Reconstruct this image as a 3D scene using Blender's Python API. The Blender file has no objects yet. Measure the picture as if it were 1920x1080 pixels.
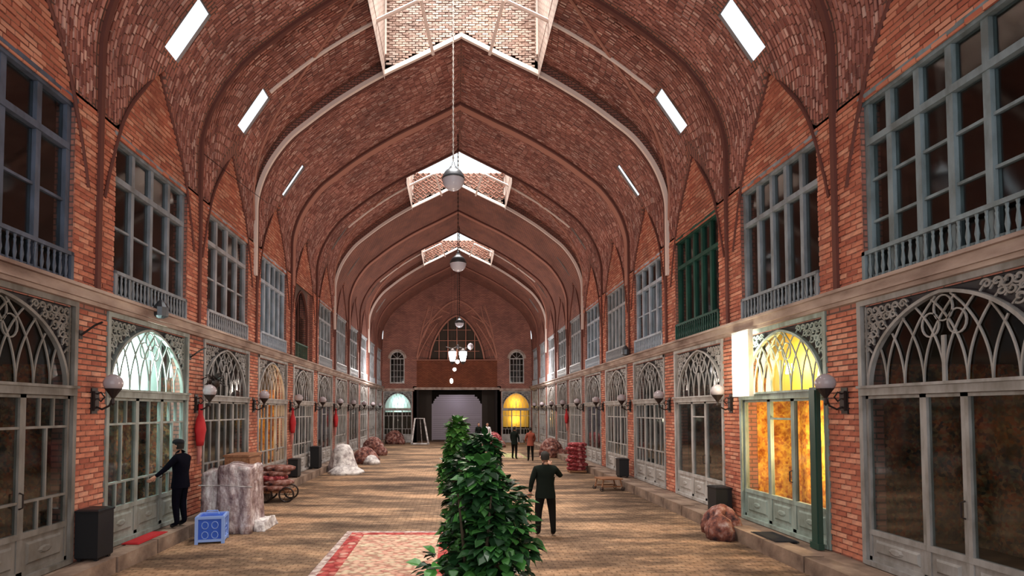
import bpy, bmesh, math, random
from mathutils import Vector, Matrix
random.seed(7)
PI = math.pi
SC = bpy.context.scene
COL = SC.collection

# ------------------------------------------------------------------ camera
cd = bpy.data.cameras.new('camera'); cam = bpy.data.objects.new('camera', cd); COL.objects.link(cam)
cam.location = (-0.21, 0, 2.6); cam.rotation_euler = (math.radians(92), 0, 0)
cd.sensor_width = 36; cd.lens = 18.75; cd.shift_x = 108/1920; cd.shift_y = 195/1920
cd.clip_start = .1; cd.clip_end = 300
SC.camera = cam
# ------------------------------------------------------------------ exposure, world, lights
SC.view_settings.view_transform = 'Standard'; SC.view_settings.look = 'None'
SC.view_settings.exposure = 0.25; SC.view_settings.gamma = 1; SC.view_settings.use_curve_mapping = False
wd = bpy.data.worlds.new('sky'); SC.world = wd; wd.use_nodes = True
wn = wd.node_tree
wn.nodes['Background'].inputs[0].default_value = (.86, .94, 1, 1)
wn.nodes['Background'].inputs[1].default_value = 1.3
SC.cycles.max_bounces = 7; SC.cycles.diffuse_bounces = 4; SC.cycles.glossy_bounces = 3
SC.cycles.transparent_max_bounces = 12; SC.cycles.sample_clamp_indirect = 4
SC.cycles.caustics_reflective = False; SC.cycles.caustics_refractive = False

W = 6.15
Y0, D = 8.7, 3.5
def yk(k): return Y0 + D*k
YEND = yk(10)
KFIRST = -4

def area(name, loc, rot, sx, sy, power, color=(1, 1, 1), spread=None):
    l = bpy.data.lights.new(name, 'AREA'); l.shape = 'RECTANGLE'; l.size = sx; l.size_y = sy
    l.energy = power; l.color = color
    o = bpy.data.objects.new(name, l); COL.objects.link(o); o.location = loc; o.rotation_euler = rot
    if spread: l.spread = math.radians(spread)
    return o
def point(name, loc, power, color=(1, 1, 1), r=.15):
    l = bpy.data.lights.new(name, 'POINT'); l.energy = power; l.color = color; l.shadow_soft_size = r
    o = bpy.data.objects.new(name, l); COL.objects.link(o); o.location = loc
    return o
SKYL = [-2, 1, 4, 7]                       # bays with a lantern light
for k, pw in zip(SKYL, (250, 700, 700, 700)):
    area('lantern_daylight', (0, yk(k)+1.75, 16.3), (0, 0, 0), 4.2, 3.0, pw, (1, .96, .9), 75)
# added area light filling the hall from behind the viewer
area('rear_fill', (0, yk(KFIRST)+.3, 5.5), (math.radians(96), 0, 0), 11, 9, 330, (1, .93, .85))
for y, z, pw in ((2.0, 3.2, 90), (9.5, 3.6, 260), (17.5, 3.8, 300), (24.5, 3.8, 300), (30.5, 3.8, 130)):
    point('hall_fill', (0, y, z), pw, (1, .86, .74), .6)  # added fill along the hall, well below the hanging globes; no fixtures here

for sx in (-1, 1): point('rim_fill', (sx*5.0, 35.2, 5.2), 380, (1, .93, .88), .2)  # added lights that brighten the far arch rims; no fixture stands here
# ------------------------------------------------------------------ helpers
class MB:
    def __init__(s): s.v = []; s.f = []; s.uv = []; s.m = []
    def face(s, pts, uvs=None, mi=0):
        n = len(s.v); s.v += [tuple(p) for p in pts]; s.f.append(tuple(range(n, n+len(pts))))
        s.uv += list(uvs) if uvs else [(0, 0)]*len(pts); s.m.append(mi)
    def box(s, x0, x1, y0, y1, z0, z1, mi=0, skip=''):
        P = lambda a, b, c: (x1 if a else x0, y1 if b else y0, z1 if c else z0)
        F = {'l': ((0,1,0),(0,0,0),(0,0,1),(0,1,1)), 'r': ((1,0,0),(1,1,0),(1,1,1),(1,0,1)),
             'f': ((0,0,0),(1,0,0),(1,0,1),(0,0,1)), 'b': ((1,1,0),(0,1,0),(0,1,1),(1,1,1)),
             'd': ((0,1,0),(1,1,0),(1,0,0),(0,0,0)), 'u': ((0,0,1),(1,0,1),(1,1,1),(0,1,1))}
        for k, q in F.items():
            if k in skip: continue
            pts = [P(*c) for c in q]
            if k in 'lr': uv = [(p[1], p[2]) for p in pts]
            elif k in 'fb': uv = [(p[0], p[2]) for p in pts]
            else: uv = [(p[0], p[1]) for p in pts]
            s.face(pts, uv, mi)
    def hexa(s, b, t, mi=0, skipbottom=True):
        """b, t: four bottom / top corners"""
        s.face(t, None, mi)
        if not skipbottom: s.face(b[::-1], None, mi)
        for i in range(4):
            j = (i+1) % 4
            s.face((b[i], b[j], t[j], t[i]), None, mi)
    def tube(s, pts, r, n=6, closed=False, mi=0, caps=True):
        pts = [Vector(p) for p in pts]; N = len(pts)
        rs = r if isinstance(r, (list, tuple)) else [r]*N
        T = []
        for i in range(N):
            a = pts[(i-1) % N] if (closed or i > 0) else pts[i]
            b = pts[(i+1) % N] if (closed or i < N-1) else pts[i]
            d = b-a; T.append(d.normalized() if d.length > 1e-9 else Vector((0, 0, 1)))
        u = T[0].orthogonal().normalized(); base = len(s.v)
        for i in range(N):
            u = u - T[i]*u.dot(T[i])
            u = u.normalized() if u.length > 1e-6 else T[i].orthogonal().normalized()
            w = T[i].cross(u)
            for k in range(n):
                a = 2*PI*k/n
                s.v.append(tuple(pts[i] + (u*math.cos(a)+w*math.sin(a))*rs[i]))
        for i in range(N if closed else N-1):
            i2 = (i+1) % N
            for k in range(n):
                k2 = (k+1) % n
                s.f.append((base+i*n+k, base+i*n+k2, base+i2*n+k2, base+i2*n+k)); s.uv += [(0, 0)]*4; s.m.append(mi)
        if caps and not closed:
            s.f.append(tuple(base+k for k in range(n-1, -1, -1))); s.uv += [(0, 0)]*n; s.m.append(mi)
            s.f.append(tuple(base+(N-1)*n+k for k in range(n))); s.uv += [(0, 0)]*n; s.m.append(mi)
    def ribbon(s, pts, w, y0, y1, mi=0):
        """flat bar along 2D (x,z) points, w wide in plane, from y0 (front) to y1"""
        N = len(pts); L = []
        for i in range(N):
            a = pts[max(0, i-1)]; b = pts[min(N-1, i+1)]
            dx, dz = b[0]-a[0], b[1]-a[1]; l = math.hypot(dx, dz) or 1
            nx, nz = -dz/l*w/2, dx/l*w/2; p = pts[i]
            L.append(((p[0]+nx, y0, p[1]+nz), (p[0]-nx, y0, p[1]-nz), (p[0]-nx, y1, p[1]-nz), (p[0]+nx, y1, p[1]+nz)))
        base = len(s.v)
        for q in L: s.v += q
        for i in range(N-1):
            for k in range(4):
                k2 = (k+1) % 4
                s.f.append((base+i*4+k, base+i*4+k2, base+i*4+4+k2, base+i*4+4+k)); s.uv += [(0, 0)]*4; s.m.append(mi)
    def rings(s, rings, mi=0, capb=True, capt=True):
        n = len(rings[0]); base = len(s.v)
        for r in rings: s.v += [tuple(p) for p in r]
        for i in range(len(rings)-1):
            for k in range(n):
                k2 = (k+1) % n
                s.f.append((base+i*n+k, base+i*n+k2, base+i*n+n+k2, base+i*n+n+k)); s.uv += [(0, 0)]*4; s.m.append(mi)
        if capb: s.f.append(tuple(base+k for k in range(n-1, -1, -1))); s.uv += [(0, 0)]*n; s.m.append(mi)
        if capt: s.f.append(tuple(base+(len(rings)-1)*n+k for k in range(n))); s.uv += [(0, 0)]*n; s.m.append(mi)
    def lathe(s, prof, n=16, c=(0, 0, 0), mi=0, capb=True, capt=True):
        s.rings([[(c[0]+r*math.cos(2*PI*k/n), c[1]+r*math.sin(2*PI*k/n), c[2]+z) for k in range(n)] for r, z in prof], mi, capb, capt)
    def mesh(s, name, mats, smooth=False):
        me = bpy.data.meshes.new(name); me.from_pydata(s.v, [], s.f)
        ul = me.uv_layers.new(name='UVMap'); flat = [c for uv in s.uv for c in uv]
        ul.data.foreach_set('uv', flat)
        for m in (mats if isinstance(mats, (list, tuple)) else [mats]): me.materials.append(m)
        if any(s.m): me.polygons.foreach_set('material_index', s.m)
        if smooth: me.polygons.foreach_set('use_smooth', [True]*len(s.f))
        me.update(); return me

def link(name, me, parent=None, loc=None, rot=None, kind=None, color=None):
    o = bpy.data.objects.new(name, me); COL.objects.link(o)
    if parent: o.parent = parent
    if loc: o.location = loc
    if rot: o.rotation_euler = rot
    if kind: o['kind'] = kind
    if color: o.color = color
    return o
def tag(o, label, cat=None, group=None, kind=None):
    o['label'] = label
    if cat: o['category'] = cat
    if group: o['group'] = group
    if kind: o['kind'] = kind
    return o
def empty(name, loc=(0, 0, 0), rz=0):
    o = bpy.data.objects.new(name, None); COL.objects.link(o); o.location = loc; o.rotation_euler = (0, 0, rz)
    o.empty_display_size = .2
    return o
def children_map():
    m = {}
    for o in COL.objects:
        if o.parent: m.setdefault(o.parent.name, []).append(o)
    return m
def copy_tree(o, ch, parent=None, color=None, skip=()):
    c = o.copy(); COL.objects.link(c); c.parent = parent
    if color and c.type == 'MESH': c.color = color
    for k in ch.get(o.name, []):
        if k.name.split('.')[0] in skip: continue
        copy_tree(k, ch, c, color, skip)
    return c
ORD = ['nearest', 'second', 'third', 'fourth', 'fifth', 'sixth', 'seventh', 'eighth', 'ninth', 'tenth', 'eleventh', 'twelfth']

# ------------------------------------------------------------------ materials
def mat(name, color=(.5, .5, .5), rough=.7, metal=0, emit=None, es=0, spec=.3):
    m = bpy.data.materials.new(name); m.use_nodes = True
    b = m.node_tree.nodes['Principled BSDF']
    b.inputs['Base Color'].default_value = (*color, 1); b.inputs['Roughness'].default_value = rough
    b.inputs['Metallic'].default_value = metal; b.inputs['Specular IOR Level'].default_value = spec
    if emit: b.inputs['Emission Color'].default_value = (*emit, 1); b.inputs['Emission Strength'].default_value = es
    return m
def N(m, t, **kw):
    n = m.node_tree.nodes.new(t)
    for k, v in kw.items(): setattr(n, k, v)
    return n
def L(m, a, b): m.node_tree.links.new(a, b)
def ramp(m, stops, fac):
    r = N(m, 'ShaderNodeValToRGB'); e = r.color_ramp.elements
    while len(e) < len(stops): e.new(.5)
    for i, (p, c) in enumerate(stops): e[i].position = p; e[i].color = (*c, 1)
    L(m, fac, r.inputs[0]); return r.outputs[0]
def noise(m, scale, detail=3, coord='Object', rough=.55, mapping=None):
    tc = N(m, 'ShaderNodeTexCoord'); src = tc.outputs[coord]
    if mapping:
        mp = N(m, 'ShaderNodeMapping'); mp.inputs['Scale'].default_value = mapping; L(m, src, mp.inputs[0]); src = mp.outputs[0]
    n = N(m, 'ShaderNodeTexNoise'); n.inputs['Scale'].default_value = scale; n.inputs['Detail'].default_value = detail
    n.inputs['Roughness'].default_value = rough
    L(m, src, n.inputs['Vector']); return n.outputs['Fac']
def mix(m, fac, a, b, mode='MIX'):
    x = N(m, 'ShaderNodeMix', data_type='RGBA', blend_type=mode)
    for i, v in ((0, fac), (6, a), (7, b)):
        if hasattr(v, 'links') or hasattr(v, 'node'): L(m, v, x.inputs[i])
        elif i == 0: x.inputs[0].default_value = v
        else: x.inputs[i].default_value = (*v, 1)
    return x.outputs[2]
def bump(m, h, strength=.4, dist=.02):
    b = N(m, 'ShaderNodeBump'); b.inputs['Strength'].default_value = strength; b.inputs['Distance'].default_value = dist
    L(m, h, b.inputs['Height']); L(m, b.outputs[0], m.node_tree.nodes['Principled BSDF'].inputs['Normal'])
def base(m, c): L(m, c, m.node_tree.nodes['Principled BSDF'].inputs['Base Color'])

def brick_uv(name, c1, c2, mortar, bw=.25, rh=.09, ms=.014, blotch=((.75, .75, .75), (1.2, 1.15, 1.1))):
    m = mat(name, rough=.85); tc = N(m, 'ShaderNodeTexCoord')
    b = N(m, 'ShaderNodeTexBrick'); b.inputs['Scale'].default_value = 1
    b.inputs['Brick Width'].default_value = bw; b.inputs['Row Height'].default_value = rh; b.inputs['Mortar Size'].default_value = ms
    b.inputs['Color1'].default_value = (*c1, 1); b.inputs['Color2'].default_value = (*c2, 1); b.inputs['Mortar'].default_value = (*mortar, 1)
    L(m, tc.outputs['UV'], b.inputs['Vector'])
    bl = ramp(m, [(.3, blotch[0]), (.7, blotch[1])], noise(m, .9, 4))
    base(m, mix(m, 1.0, b.outputs[0], bl, 'MULTIPLY'))
    bump(m, b.outputs['Fac'], -.9, .02)
    return m
BR1, BR2, MO = (.40, .165, .125), (.28, .11, .09), (.13, .085, .075)
M = {}
M['wall'] = brick_uv('wall_brickwork', BR1, BR2, MO)
M['vault'] = brick_uv('vault_brickwork', (.40, .155, .11), (.28, .12, .10), (.12, .07, .06), .195, .078, .016)
M['pale'] = brick_uv('daylit_brickwork', (.46, .36, .31), (.36, .26, .22), (.2, .14, .12), .2, .09, .016)  # brick lightened so its colour carries the daylight washing the lantern shafts
def piece(name, stops, island, gl=None):
    m = mat(name, rough=.8)
    if island: g = N(m, 'ShaderNodeNewGeometry'); f = g.outputs['Random Per Island']
    else: g = N(m, 'ShaderNodeObjectInfo'); f = g.outputs['Random']
    c = ramp(m, stops, f)
    bl = ramp(m, [(.3, (.72, .72, .74)), (.7, (1.2, 1.12, 1.08))], noise(m, 1.0, 5) if island else noise(m, 9, 3))
    base(m, mix(m, 1, c, bl, 'MULTIPLY'))
    bump(m, noise(m, 45, 3), .25, .01)
    return m
PIER = [(0, (.34, .10, .065)), (.35, (.47, .16, .10)), (.7, (.55, .22, .14)), (1, (.62, .32, .22))]
VLT = [(0, (.17, .065, .055)), (.4, (.34, .14, .11)), (.8, (.47, .23, .19)), (1, (.62, .42, .36))]
M['brick_one'] = piece('brick_pieces', PIER, False)
M['brick_many'] = piece('brick_courses', PIER, True)
M['vault_brick'] = piece('vault_bricks', VLT, True)
M['daylit_brick'] = piece('daylit_bricks', [(0, (.26, .17, .14)), (.5, (.42, .32, .27)), (1, (.56, .48, .42))], True)
M['rib_dark'] = mat('dark_rib', (.13, .045, .035), .8)
M['rib_mid'] = mat('brick_rib', (.42, .19, .14), .8)
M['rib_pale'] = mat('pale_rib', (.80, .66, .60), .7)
def paint(name, color=None, rough=.5):
    m = mat(name, rough=rough)
    g = N(m, 'ShaderNodeObjectInfo'); c = g.outputs['Color']
    n = ramp(m, [(.35, (.6, .57, .53)), (.6, (1, 1, 1)), (.8, (1.15, 1.12, 1.08))], noise(m, 5, 6, mapping=(1, 1, .35)))
    base(m, mix(m, 1, c, n, 'MULTIPLY')); bump(m, noise(m, 30, 4, mapping=(1, 1, .2)), .15, .01)
    return m
M['paint'] = paint('weathered_paint')
def glass(name, tint, refl=.25):
    m = bpy.data.materials.new(name); m.use_nodes = True; nt = m.node_tree; nt.nodes.clear()
    o = nt.nodes.new('ShaderNodeOutputMaterial'); mx = nt.nodes.new('ShaderNodeMixShader')
    t = nt.nodes.new('ShaderNodeBsdfTransparent'); t.inputs[0].default_value = (*tint, 1)
    g = nt.nodes.new('ShaderNodeBsdfGlossy'); g.inputs['Roughness'].default_value = .06; g.inputs[0].default_value = (.9, .9, .9, 1)
    lw = nt.nodes.new('ShaderNodeLayerWeight'); lw.inputs[0].default_value = .5
    pw = nt.nodes.new('ShaderNodeMath'); pw.operation = 'POWER'; pw.inputs[1].default_value = 3; nt.links.new(lw.outputs['Facing'], pw.inputs[0])
    ma = nt.nodes.new('ShaderNodeMath'); ma.operation = 'MULTIPLY_ADD'; ma.inputs[1].default_value = .5; ma.inputs[2].default_value = refl*.15; nt.links.new(pw.outputs[0], ma.inputs[0])
    nt.links.new(ma.outputs[0], mx.inputs[0]); nt.links.new(t.outputs[0], mx.inputs[1]); nt.links.new(g.outputs[0], mx.inputs[2])
    nt.links.new(mx.outputs[0], o.inputs[0]); return m
M['glass'] = glass('window_glass', (.8, .84, .84), .22)
M['glass_dusty'] = glass('dusty_glass', (.62, .64, .6), .3)
M['sky_glass'] = glass('skylight_glass', (.9, .93, .95), .1)
M['dark'] = mat('unlit_plaster', (.05, .038, .03), .9)  # near-black colour stands in for the shade of unlit rooms and recesses
M['plaster'] = mat('beige_plaster', (.42, .35, .26), .9)
base(M['plaster'], ramp(M['plaster'], [(.3, (.26, .2, .15)), (.7, (.5, .42, .32))], noise(M['plaster'], 1.5, 5)))
M['cornice'] = mat('weathered_cornice', rough=.8)
base(M['cornice'], ramp(M['cornice'], [(.3, (.17, .11, .09)), (.5, (.36, .27, .23)), (.72, (.52, .42, .36))], noise(M['cornice'], 3, 6, mapping=(1, .35, 1))))
bump(M['cornice'], noise(M['cornice'], 12, 5), .3, .02)
# floor: worn sandy paving laid in small brick
m = M['floor'] = mat('sandy_paving', rough=.9, spec=.15)
tc = N(m, 'ShaderNodeTexCoord'); b = N(m, 'ShaderNodeTexBrick')
b.inputs['Scale'].default_value = 1; b.inputs['Brick Width'].default_value = .21; b.inputs['Row Height'].default_value = .085
b.inputs['Mortar Size'].default_value = .012
b.inputs['Color1'].default_value = (.26, .185, .135, 1); b.inputs['Color2'].default_value = (.20, .137, .10, 1); b.inputs['Mortar'].default_value = (.13, .088, .062, 1)
L(m, tc.outputs['Object'], b.inputs['Vector'])
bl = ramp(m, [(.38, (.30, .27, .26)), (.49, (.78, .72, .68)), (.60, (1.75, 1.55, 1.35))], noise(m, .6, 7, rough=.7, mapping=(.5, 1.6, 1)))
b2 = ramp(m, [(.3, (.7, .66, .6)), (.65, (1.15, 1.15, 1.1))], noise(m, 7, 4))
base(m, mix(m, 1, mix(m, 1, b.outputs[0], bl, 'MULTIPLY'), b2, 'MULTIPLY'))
bump(m, b.outputs['Fac'], -.7, .015)
m = M['stone'] = mat('kerb_stone', rough=.85)
base(m, ramp(m, [(.3, (.10, .065, .05)), (.6, (.26, .18, .135)), (.8, (.38, .29, .22))], noise(m, 2.5, 6))); bump(m, noise(m, 14, 5), .4, .02)
M['black'] = mat('black_plastic', (.012, .012, .014), .45)
M['black_cloth'] = mat('black_cloth', (.012, .012, .016), .9)
M['iron'] = mat('dark_iron', (.04, .03, .028), .5, .6)
M['lampglass'] = mat('lamp_glass', (.36, .31, .33), .15)
M['lit'] = mat('lit_lamp', (1, 1, 1), .3, 0, (.9, .97, 1), 9)
M['litwarm'] = mat('lit_warm', (1, 1, 1), .3, 0, (1, .85, .7), 5)
M['litpanel'] = mat('lit_panel', (1, 1, .95), .3, 0, (1, .98, .82), 8)
M['chain'] = mat('pale_chain', (.42, .37, .34), .6)
M['globe_cap'] = mat('globe_cap', (.07, .075, .085), .35, .5)
M['globe_glass'] = mat('globe_glass', (.5, .48, .55), .2)
M['cyan'] = mat('cool_backing', (.75, .95, .93), .8)
M['amber'] = mat('amber_backing', (.95, .62, .15), .8)
M['blind'] = mat('pale_blind', (.55, .62, .75), .8)
M['wood'] = mat('brown_wood', (.24, .10, .05), .6)
base(M['wood'], ramp(M['wood'], [(.3, (.15, .06, .03)), (.7, (.34, .16, .08))], noise(M['wood'], 4, 5, mapping=(1, 8, 8))))
M['red'] = mat('red_cloth', (.42, .02, .025), .75)
M['pink'] = mat('faded_pink_cloth', (.5, .2, .18), .8)
m = M['carpet'] = mat('carpet_pattern', rough=.95)
tc = N(m, 'ShaderNodeTexCoord'); v = N(m, 'ShaderNodeTexVoronoi'); v.inputs['Scale'].default_value = 22
L(m, tc.outputs['Object'], v.inputs['Vector'])
ca = ramp(m, [(0, (.16, .02, .015)), (.3, (.22, .09, .04)), (.5, (.03, .03, .04)), (.75, (.24, .17, .10)), (1, (.18, .03, .02))], v.outputs['Color'])
base(m, mix(m, 1, ca, ramp(m, [(.38, (.25, .3, .25)), (.5, (.9, .8, .6)), (.62, (1.5, 1.0, .8))], noise(m, 3.2, 4)), 'MULTIPLY'))
m = M['gold_carpet'] = mat('golden_carpet', rough=.95)
tc = N(m, 'ShaderNodeTexCoord'); v = N(m, 'ShaderNodeTexVoronoi'); v.inputs['Scale'].default_value = 20
L(m, tc.outputs['Object'], v.inputs['Vector'])
ca = ramp(m, [(0, (.75, .34, .05)), (.35, (.85, .5, .08)), (.6, (.5, .16, .03)), (1, (.9, .6, .15))], v.outputs['Color'])
base(m, mix(m, 1, ca, ramp(m, [(.38, (.45, .25, .15)), (.5, (.9, .8, .7)), (.6, (1.1, 1.1, .9))], noise(m, 3.5, 4)), 'MULTIPLY'))
m = M['wrap'] = mat('plastic_wrap', rough=.25, spec=.6)
base(m, ramp(m, [(.35, (.10, .05, .06)), (.5, (.34, .25, .25)), (.66, (.75, .68, .68))], noise(m, 3.2, 7, rough=.7, mapping=(1.6, 1.6, .6))))
bump(m, noise(m, 5, 6), .8, .08)
m = M['bundle'] = mat('bundle_cloth', rough=.9)
base(m, ramp(m, [(.35, (.03, .015, .02)), (.5, (.2, .07, .05)), (.62, (.30, .18, .16)), (.75, (.5, .4, .38))], noise(m, 6, 5))); bump(m, noise(m, 9, 5), .8, .05)
m = M['redbundle'] = mat('red_sacking', rough=.9)
base(m, ramp(m, [(.4, (.10, .01, .015)), (.52, (.30, .04, .045)), (.68, (.55, .25, .25))], noise(m, 9, 4))); bump(m, noise(m, 12, 4), .7, .04)
m = M['white_cloth'] = mat('white_sheet', rough=.85)
base(m, ramp(m, [(.35, (.28, .24, .24)), (.6, (.7, .66, .64))], noise(m, 5, 4))); bump(m, noise(m, 8, 5), .7, .05)
M['blue'] = mat('blue_plastic', (.03, .10, .50), .4)
M['bluepale'] = mat('pale_blue_plastic', (.25, .38, .75), .4)
def leafmat(name, a, b_, c):
    m = mat(name, rough=.45, spec=.5); g = N(m, 'ShaderNodeObjectInfo'); base(m, ramp(m, [(0, a), (.55, b_), (1, c)], g.outputs['Random'])); return m
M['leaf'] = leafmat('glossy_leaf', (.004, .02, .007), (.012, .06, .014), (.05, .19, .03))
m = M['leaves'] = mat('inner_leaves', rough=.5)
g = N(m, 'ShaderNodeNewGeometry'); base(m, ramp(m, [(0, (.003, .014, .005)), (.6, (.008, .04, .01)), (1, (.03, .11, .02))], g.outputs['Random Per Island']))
m = M['leaves_light'] = mat('young_leaves', rough=.5)
g = N(m, 'ShaderNodeNewGeometry'); base(m, ramp(m, [(0, (.015, .06, .01)), (.6, (.04, .14, .02)), (1, (.12, .27, .05))], g.outputs['Random Per Island']))
M['leaf_light'] = leafmat('young_leaf', (.012, .06, .01), (.04, .15, .02), (.13, .30, .06))
M['terracotta'] = mat('terracotta', (.35, .13, .07), .8)
M['stem'] = mat('woody_stem', (.03, .022, .012), .9)
M['skin'] = mat('skin', (.42, .22, .15), .6)
M['hair'] = mat('dark_hair', (.015, .012, .010), .8)

# ------------------------------------------------------------------ the vault's curve
PIT = math.tan(math.radians(2))
RAW = [(6.15, 4.9), (6.15, 5.5), (6.03, 6.3), (5.72, 7.15), (5.15, 7.95), (4.5, 8.5), (3.6, 9.15), (2.4, 9.86), (1.25, 10.42), (0, 11.04)]
def conv(x, h):
    k = 1 + h*PIT/15.7
    return (min(W, x*k), 2.6 + h*k*1.0)
PR = [conv(*p) for p in RAW]
def catmull(P, n=10):
    out = []
    for i in range(len(P)-1):
        p0 = P[max(0, i-1)]; p1 = P[i]; p2 = P[i+1]; p3 = P[min(len(P)-1, i+2)]
        for j in range(n):
            t = j/n
            out.append(tuple(.5*((2*p1[a])+(-p0[a]+p2[a])*t+(2*p0[a]-5*p1[a]+4*p2[a]-p3[a])*t*t+(-p0[a]+3*p1[a]-3*p2[a]+p3[a])*t**3) for a in (0, 1)))
    out.append(P[-1]); return out
PROF = [(min(W, x), z) for x, z in catmull(PR)]
ARC = [0]
for a, b in zip(PROF, PROF[1:]): ARC.append(ARC[-1]+math.hypot(b[0]-a[0], b[1]-a[1]))
SMAX = ARC[-1]; SPR = PROF[0][1]; APEX = PROF[-1][1]
def at_s(s):
    s = max(0, min(SMAX, s)); i = 0
    lo, hi = 0, len(ARC)-1
    while hi-lo > 1:
        mid = (lo+hi)//2
        if ARC[mid] <= s: lo = mid
        else: hi = mid
    t = (s-ARC[lo])/(ARC[lo+1]-ARC[lo]); a, b = PROF[lo], PROF[lo+1]
    x = a[0]+(b[0]-a[0])*t; z = a[1]+(b[1]-a[1])*t; l = ARC[lo+1]-ARC[lo]
    return x, z, (b[0]-a[0])/l, (b[1]-a[1])/l      # position and tangent
def s_of_z(z):
    if z <= SPR: return 0
    for i in range(len(PROF)-1):
        if PROF[i+1][1] >= z: return ARC[i]+(z-PROF[i][1])/(PROF[i+1][1]-PROF[i][1])*(ARC[i+1]-ARC[i])
    return SMAX
LT = [(0, 1), (.16, .89), (.32, .78), (.49, .67), (.60, .585), (.71, .48), (.83, .31), (.93, .14), (1, 0)]
def lun(y):
    """height of the pointed lunette arch above the floor at y"""
    k = math.floor((y-Y0)/D); t = abs(y-(yk(k)+D/2))/1.55
    if t >= 1: return 6.2
    for (a, fa), (b, fb) in zip(LT, LT[1:]):
        if t <= b: return 6.2 + 3.22*(fa+(fb-fa)*(t-a)/(b-a))
def lift(k, z):
    if k not in SKYL: return 0
    return .34*max(0, min(1, (z-7.6)/1.8))
SZ0, SZ1 = s_of_z(9.72), s_of_z(10.72)
def bay(y): return int(math.floor((y-Y0)/D+1e-9))
WX = 2.3   # half width of the lantern opening

# ------------------------------------------------------------------ vault
def build_vault():
    mb = MB(); NS = 56; sf = s_of_z(9.58); S2 = [sf, SZ0, (SZ0+SZ1)/2, SZ1]
    swell = None
    for i in range(400):
        s = SZ1+(SMAX-SZ1)*i/400
        if at_s(s)[0] < WX: swell = s; break
    S2 += [SZ1+(swell-SZ1)*j/10 for j in range(1, 11)] + [swell+(SMAX-swell)*j/6 for j in range(1, 7)]
    for k in range(KFIRST, 10):
        hc = 4 if k < 2 else (2 if k == 2 or k > 7 else 1)
        for side in (-1, 1):
            cols = []
            for c in range(NS+1):
                y = yk(k)+D*c/NS; lz = lun(y if 0 < c < NS else yk(k)+1e-4); row = []
                if lz > SPR: s0 = s_of_z(lz)
                else: s0 = 0
                x0, z0, _, _ = at_s(s0)
                for j in range(3): row.append((W+.02+(x0-W-.02)*j/3, z0, s0-.3*(3-j)/3))
                for j in range(8):
                    s = s0+(sf-s0)*j/8; x, z, _, _ = at_s(s); row.append((x, z+lift(k, z), s))
                for s in S2: x, z, _, _ = at_s(s); row.append((x, z+lift(k, z), s))
                cols.append((y, row))
            for c in range(NS):
                y0, A = cols[c]; y1, B = cols[c+1]
                for j in range(len(A)-1):
                    smid = (A[j][2]+A[j+1][2])/2
                    if k >= -1 and k not in (3, 6, 9) and NS/2-hc <= c < NS/2+hc and SZ0 < smid < SZ1: continue
                    if k in SKYL and smid > swell and c >= 3: continue
                    q = [(side*A[j][0], y0, A[j][1]), (side*B[j][0], y1, B[j][1]), (side*B[j+1][0], y1, B[j+1][1]), (side*A[j+1][0], y0, A[j+1][1])]
                    uv = [(A[j][2], y0), (B[j][2], y1), (B[j+1][2], y1), (A[j+1][2], y0)]
                    if side < 0: q.reverse(); uv.reverse()
                    mb.face(q, uv)
        # the step between a raised bay and the bands next to it
        if k in SKYL:
            for y, sg in ((yk(k), 1), (yk(k+1), -1)):
                P = [at_s(SMAX*i/80) for i in range(81)]
                for side in (-1, 1):
                    for a, b in zip(P, P[1:]):
                        la, lb = lift(k, a[1]), lift(k, b[1])
                        if la+lb <= 0: continue
                        mb.face([(side*a[0], y, a[1]), (side*b[0], y, b[1]), (side*b[0], y, b[1]+lb), (side*a[0], y, a[1]+la)],
                                [(a[0], a[1]), (b[0], b[1]), (b[0], b[1]+lb), (a[0], a[1]+la)])
    return mb, swell
vmb, SWELL = build_vault()
vault = tag(link('ceiling', vmb.mesh('ceiling', M['vault']), kind='structure'), 'pointed brick vault of red brown brick spanning the whole arcade')

def slab(mb, p, a, b, n, ha, hb, t):
    """brick: centre p, half axes a*ha, b*hb, outward normal n, thickness t"""
    B = [p+a*sa*ha+b*sb*hb for sa, sb in ((-1, -1), (1, -1), (1, 1), (-1, 1))]
    T = [q+n*t for q in (p+a*sa*(ha-.004)+b*sb*(hb-.004) for sa, sb in ((-1, -1), (1, -1), (1, 1), (-1, 1)))]
    if (T[1]-T[0]).cross(T[2]-T[1]).dot(n) < 0: B.reverse(); T.reverse()
    mb.hexa(B, T)
def vault_bricks():
    mb = MB(); PY, PS = .078, .195
    ny = int((yk(5)-yk(-1))/PY)
    for r in range(ny):
        y = yk(-1)+(r+.5)*PY; k = bay(y)
        if abs(y-yk(round((y-Y0)/D))) < .10: continue
        lz = max(lun(y-PY/2), lun(y+PY/2), lun(y)); s0 = s_of_z(lz) if lz > SPR else 0
        yc = yk(k)+D/2
        for side in (-1, 1):
            s = s0+.06+(PS/2 if r % 2 else 0); first = True
            while True:
                a, b = s, s+PS
                s = b
                if b > SMAX-.01: break
                if k in SKYL and b > SWELL-.02: break
                if k not in (3, 6, 9) and abs(y-yc) < .0625*(4 if k < 2 else 2)+.05 and b > SZ0-.02 and a < SZ1+.02: continue
                x, z, tx, tz = at_s((a+b)/2); z += lift(k, z)
                x2, z2, _, _ = at_s(b); z2 += lift(k, z2); x1, z1, _, _ = at_s(a); z1 += lift(k, z1)
                T = Vector((side*(x2-x1), 0, z2-z1)).normalized()
                n = Vector((-side*abs(T.z), 0, -abs(T.x)))
                slab(mb, Vector((side*x, y, z)), T, Vector((0, 1, 0)), n, PS/2-.010+random.uniform(-.004, 0), PY/2-.011, .016+random.random()*.014)
    return mb
link('vault_bricks', vault_bricks().mesh('vault_bricks', M['vault_brick']), vault, kind='stuff')

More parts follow.
